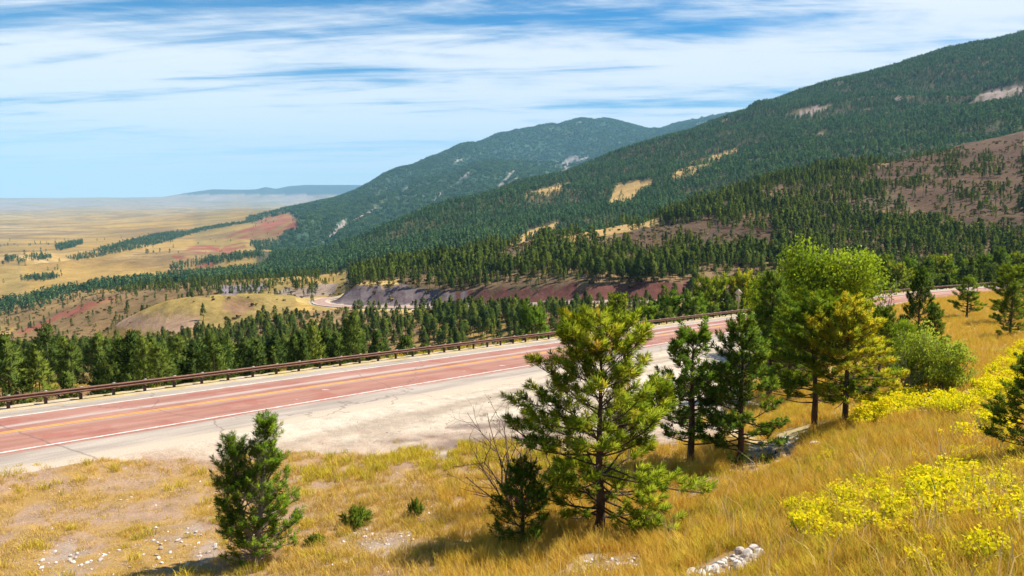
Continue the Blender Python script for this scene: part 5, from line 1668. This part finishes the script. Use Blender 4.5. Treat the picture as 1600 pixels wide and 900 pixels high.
def grass_mat(name, stops, transl=0.3):
    m, nt = new_mat(name)
    t = attr(nt, 'tint').outputs['Fac']
    oi = nt.nodes.new('ShaderNodeObjectInfo')
    n = noise_node(nt, oi.outputs['Location'], 0.28, 4, 0.6)
    n = math_node(nt, 'ADD', math_node(nt, 'MULTIPLY', n, 0.6), math_node(nt, 'MULTIPLY', noise_node(nt, oi.outputs['Location'], 1.6, 3, 0.6), 0.4))
    f = math_node(nt, 'ADD', math_node(nt, 'MULTIPLY', t, 0.35), math_node(nt, 'ADD', math_node(nt, 'MULTIPLY', n, 0.95), math_node(nt, 'MULTIPLY', oi.outputs['Random'], 0.34)))
    c = ramp(nt, math_node(nt, 'SUBTRACT', f, 0.33), stops)
    d = nt.nodes.new('ShaderNodeBsdfDiffuse'); nt.links.new(c, d.inputs[0])
    tr = nt.nodes.new('ShaderNodeBsdfTranslucent'); nt.links.new(c, tr.inputs[0])
    mx = nt.nodes.new('ShaderNodeMixShader'); mx.inputs[0].default_value = transl
    nt.links.new(d.outputs[0], mx.inputs[1]); nt.links.new(tr.outputs[0], mx.inputs[2])
    out(nt, mx.outputs[0])
    return m
M_GDRY = grass_mat('dry_grass', [(0.2, (0.42, 0.34, 0.05)), (0.36, (0.62, 0.42, 0.07)), (0.6, (0.60, 0.40, 0.11)), (0.8, (0.62, 0.47, 0.20))])
M_GORANGE = grass_mat('orange_grass', [(0.12, (0.42, 0.38, 0.05)), (0.26, (0.62, 0.45, 0.055)), (0.42, (0.70, 0.47, 0.065)), (0.58, (0.64, 0.38, 0.06)), (0.72, (0.72, 0.52, 0.12)), (0.9, (0.74, 0.62, 0.30))])
M_GWEED = grass_mat('green_weeds', [(0.25, (0.36, 0.33, 0.035)), (0.5, (0.60, 0.47, 0.045)), (0.8, (0.72, 0.53, 0.06))])
G_SHORT = [blade_tuft(300 + k, 30, 0.17, 0.20, 0.010, 1.1).mesh('tuft', M_GDRY, False) for k in range(4)]
G_TALL = [blade_tuft(310 + k, 34, 0.40, 0.16, 0.010, 0.75).mesh('tuft', M_GORANGE, False) for k in range(4)]
G_MIX = [blade_tuft(320 + k, 34, 0.32, 0.17, 0.010, 0.85).mesh('tuft', M_GDRY, False) for k in range(3)]
G_WEED = [blade_tuft(330 + k, 40, 0.32, 0.18, 0.016, 0.9).mesh('tuft', M_GWEED, False) for k in range(3)]
M_GSTALK = grass_mat('pale_stalks', [(0.25, (0.50, 0.34, 0.12)), (0.8, (0.74, 0.56, 0.28))])
G_STALK = [blade_tuft(340 + k, 7, 0.95, 0.12, 0.012, 0.75).mesh('tuft', M_GSTALK, False) for k in range(2)]
G_ALL = G_SHORT + G_TALL + G_MIX + G_WEED + G_STALK
grng = np.random.default_rng(505)
PTS, SC, IX = [], [], []
def cover(r0, r1, sp, size):
    xs, ys = jitter(r0, r1, -np.radians(38), np.radians(40), sp, grng)
    z, k_, ru, fu = ground(xs, ys)
    px, py = to_px(xs, ys, z)
    kb = LI['n4'] + (fbm(xs / 1.7, ys / 1.7, 81, 4) - 0.5) * 0.7
    nb = fbm(xs / 1.6, ys / 1.6, 82, 4); nb2 = fbm(xs / 5, ys / 5, 86, 3)
    right = np.clip((px - 830) / 300 + (py - 800) / 400, 0, 1)
    d = np.where(k_ < kb, 1.0, 0.0)
    d[(ru > 15.5 + np.clip((1190 + 260 * (fbm(xs / 2.5, ys / 2.5, 84, 4) - 0.5) - px) / 140, 0, 1) * 40) & (k_ >= kb)] = 1.0
    d *= np.where(right > 0.5, 1.0, np.clip(0.55 + (nb - 0.45) * 3.5 + np.clip((px - 420) / 500, 0, 0.5), 0.14, 1))
    st = anypoly(STONES, px + (nb - 0.5) * 40, py + (nb2 - 0.5) * 30)
    d[st] *= 0.22
    d[inpoly([(1050, 908), (1108, 884), (1150, 860), (1185, 852), (1202, 866), (1178, 890), (1130, 912)], px, py)] = 0
    d[inpoly([(1130, 738), (1168, 704), (1225, 684), (1258, 692), (1240, 718), (1190, 740)], px, py)] *= 0.3
    d[(k_ >= kb) & (d > 0) & (ru < 16)] = 0
    # thin weeds creeping over the gravel edge
    ed = (k_ >= kb) & (k_ < kb + 0.25) & (ru > 13.2); d[ed] = 0.10 * (nb[ed] > 0.5)
    bk = (ru < -1.0) & (ru > -5) & (k_ < LI['c1']); d[bk] = 0.45 * (nb[bk] > 0.42)
    keep = (grng.random(len(xs)) < d) & (px > -60) & (px < 1660) & (py < 960)
    xs, ys, z, px, py, right, nb, nb2, k_, kb = (v[keep] for v in (xs, ys, z, px, py, right, nb, nb2, k_, kb))
    n = len(xs)
    u = grng.random(n)
    idx = grng.integers(0, 4, n)                                            # short dry grass
    tall = u < np.where((px > 690) & (py > 770), np.maximum(right, 0.55), right); idx[tall] = 4 + grng.integers(0, 4, tall.sum())
    mix = ~tall & (u < 0.35 + 0.5 * np.clip((px - 400) / 500, 0, 1)) & (px > 420); idx[mix] = 8 + grng.integers(0, 3, mix.sum())
    weed = (k_ > kb - 0.55) & (px > 470) & (px < 1010) & (grng.random(n) < 0.75 * np.clip((nb2 - 0.33) * 4, 0.1, 1)) | (grng.random(n) < 0.035) | ((px > 1050) & (nb2 > 0.60) & (grng.random(n) < 0.35))
    idx[weed] = 11 + grng.integers(0, 3, weed.sum())
    stalk = (grng.random(n) < 0.035) & (right > 0.3) & (np.hypot(xs, ys) < 26); idx[stalk] = 14 + grng.integers(0, 2, stalk.sum())
    PTS.append(np.stack([xs, ys, z], 1)); IX.append(idx)
    s = size * grng.uniform(0.65, 1.25, n) * np.where(k_ > LI['rail'] - 0.2, 0.9, 1)
    SC.append(np.stack([s * grng.uniform(0.9, 1.2, n), s * grng.uniform(0.9, 1.2, n), s], 1))
cover(5.5, 16, 0.15, 0.85)
cover(16, 30, 0.20, 1.0)
cover(30, 60, 0.30, 1.15)
cover(60, 190, 0.55, 1.5)
PTS, SC, IX = np.concatenate(PTS), np.concatenate(SC), np.concatenate(IX)
scatter('grass', PTS, grng.uniform(0, 6.28, len(PTS)), SC, IX, G_ALL, 'dry golden and orange grass covering the roadside slope')
print('grass', len(PTS))

# small gravel on bare soil
g3 = []
for k in range(3):
    me = STM[k].copy(); g3.append(me)
xs, ys = jitter(7, 45, -np.radians(37), np.radians(24), 0.22, grng)
z, k_, ru, fu = ground(xs, ys); px, py = to_px(xs, ys, z)
nb = fbm(xs / 1.2, ys / 1.2, 87, 4)
st = anypoly(STONES, px + (nb - 0.5) * 60, py + (nb - 0.5) * 40)
d = np.where(st, 0.5, np.where((px < 900) & (k_ < LI['n4']), 0.16 * (nb > 0.45), np.where((k_ > LI['n4']) & (ru > 13.4), 0.10 * (nb > 0.40), 0.015))) * ((k_ < LI['n4'] + 0.3) | (ru > 13.4))
keep = (grng.random(len(xs)) < d) & (px > -60) & (px < 1400)
P = np.stack([xs, ys, z + 0.01], 1)[keep]; n = len(P)
s = 0.022 + 0.10 * grng.random(n) ** 4
scatter('gravel', P, grng.uniform(0, 6.28, n), np.stack([s * 1.2, s, s], 1), grng.integers(0, 3, n), g3, 'small white stones strewn over the bare soil')
print('gravel', n)

# ------------------------------------------------------------------ air
hz_d = 4.3e-5
bm_v = [(-28000, -28000), (28000, -28000), (28000, 28000), (-28000, 28000)]
zb, zt = float(GZ.min()) - 1.0, float(GZ.max()) + 25
V = [(x, y, zb) for x, y in bm_v] + [(x, y, zt) for x, y in bm_v]
me = new_mesh('haze', V, quads=[(3, 2, 1, 0), (4, 5, 6, 7)] + [(k, (k + 1) % 4, (k + 1) % 4 + 4, k + 4) for k in range(4)], smooth=False)
m, nt = new_mat('haze_air')
pv = nt.nodes.new('ShaderNodeVolumePrincipled')
pv.inputs['Color'].default_value = (0.34, 0.69, 1.0, 1)
pv.inputs['Density'].default_value = hz_d
pv.inputs['Anisotropy'].default_value = 0.0
o_ = nt.nodes.new('ShaderNodeOutputMaterial'); nt.links.new(pv.outputs[0], o_.inputs['Volume'])
me.materials.append(m)
tag(link('haze', me), 'thin blue haze over the plain and mountains', None, None, 'stuff')
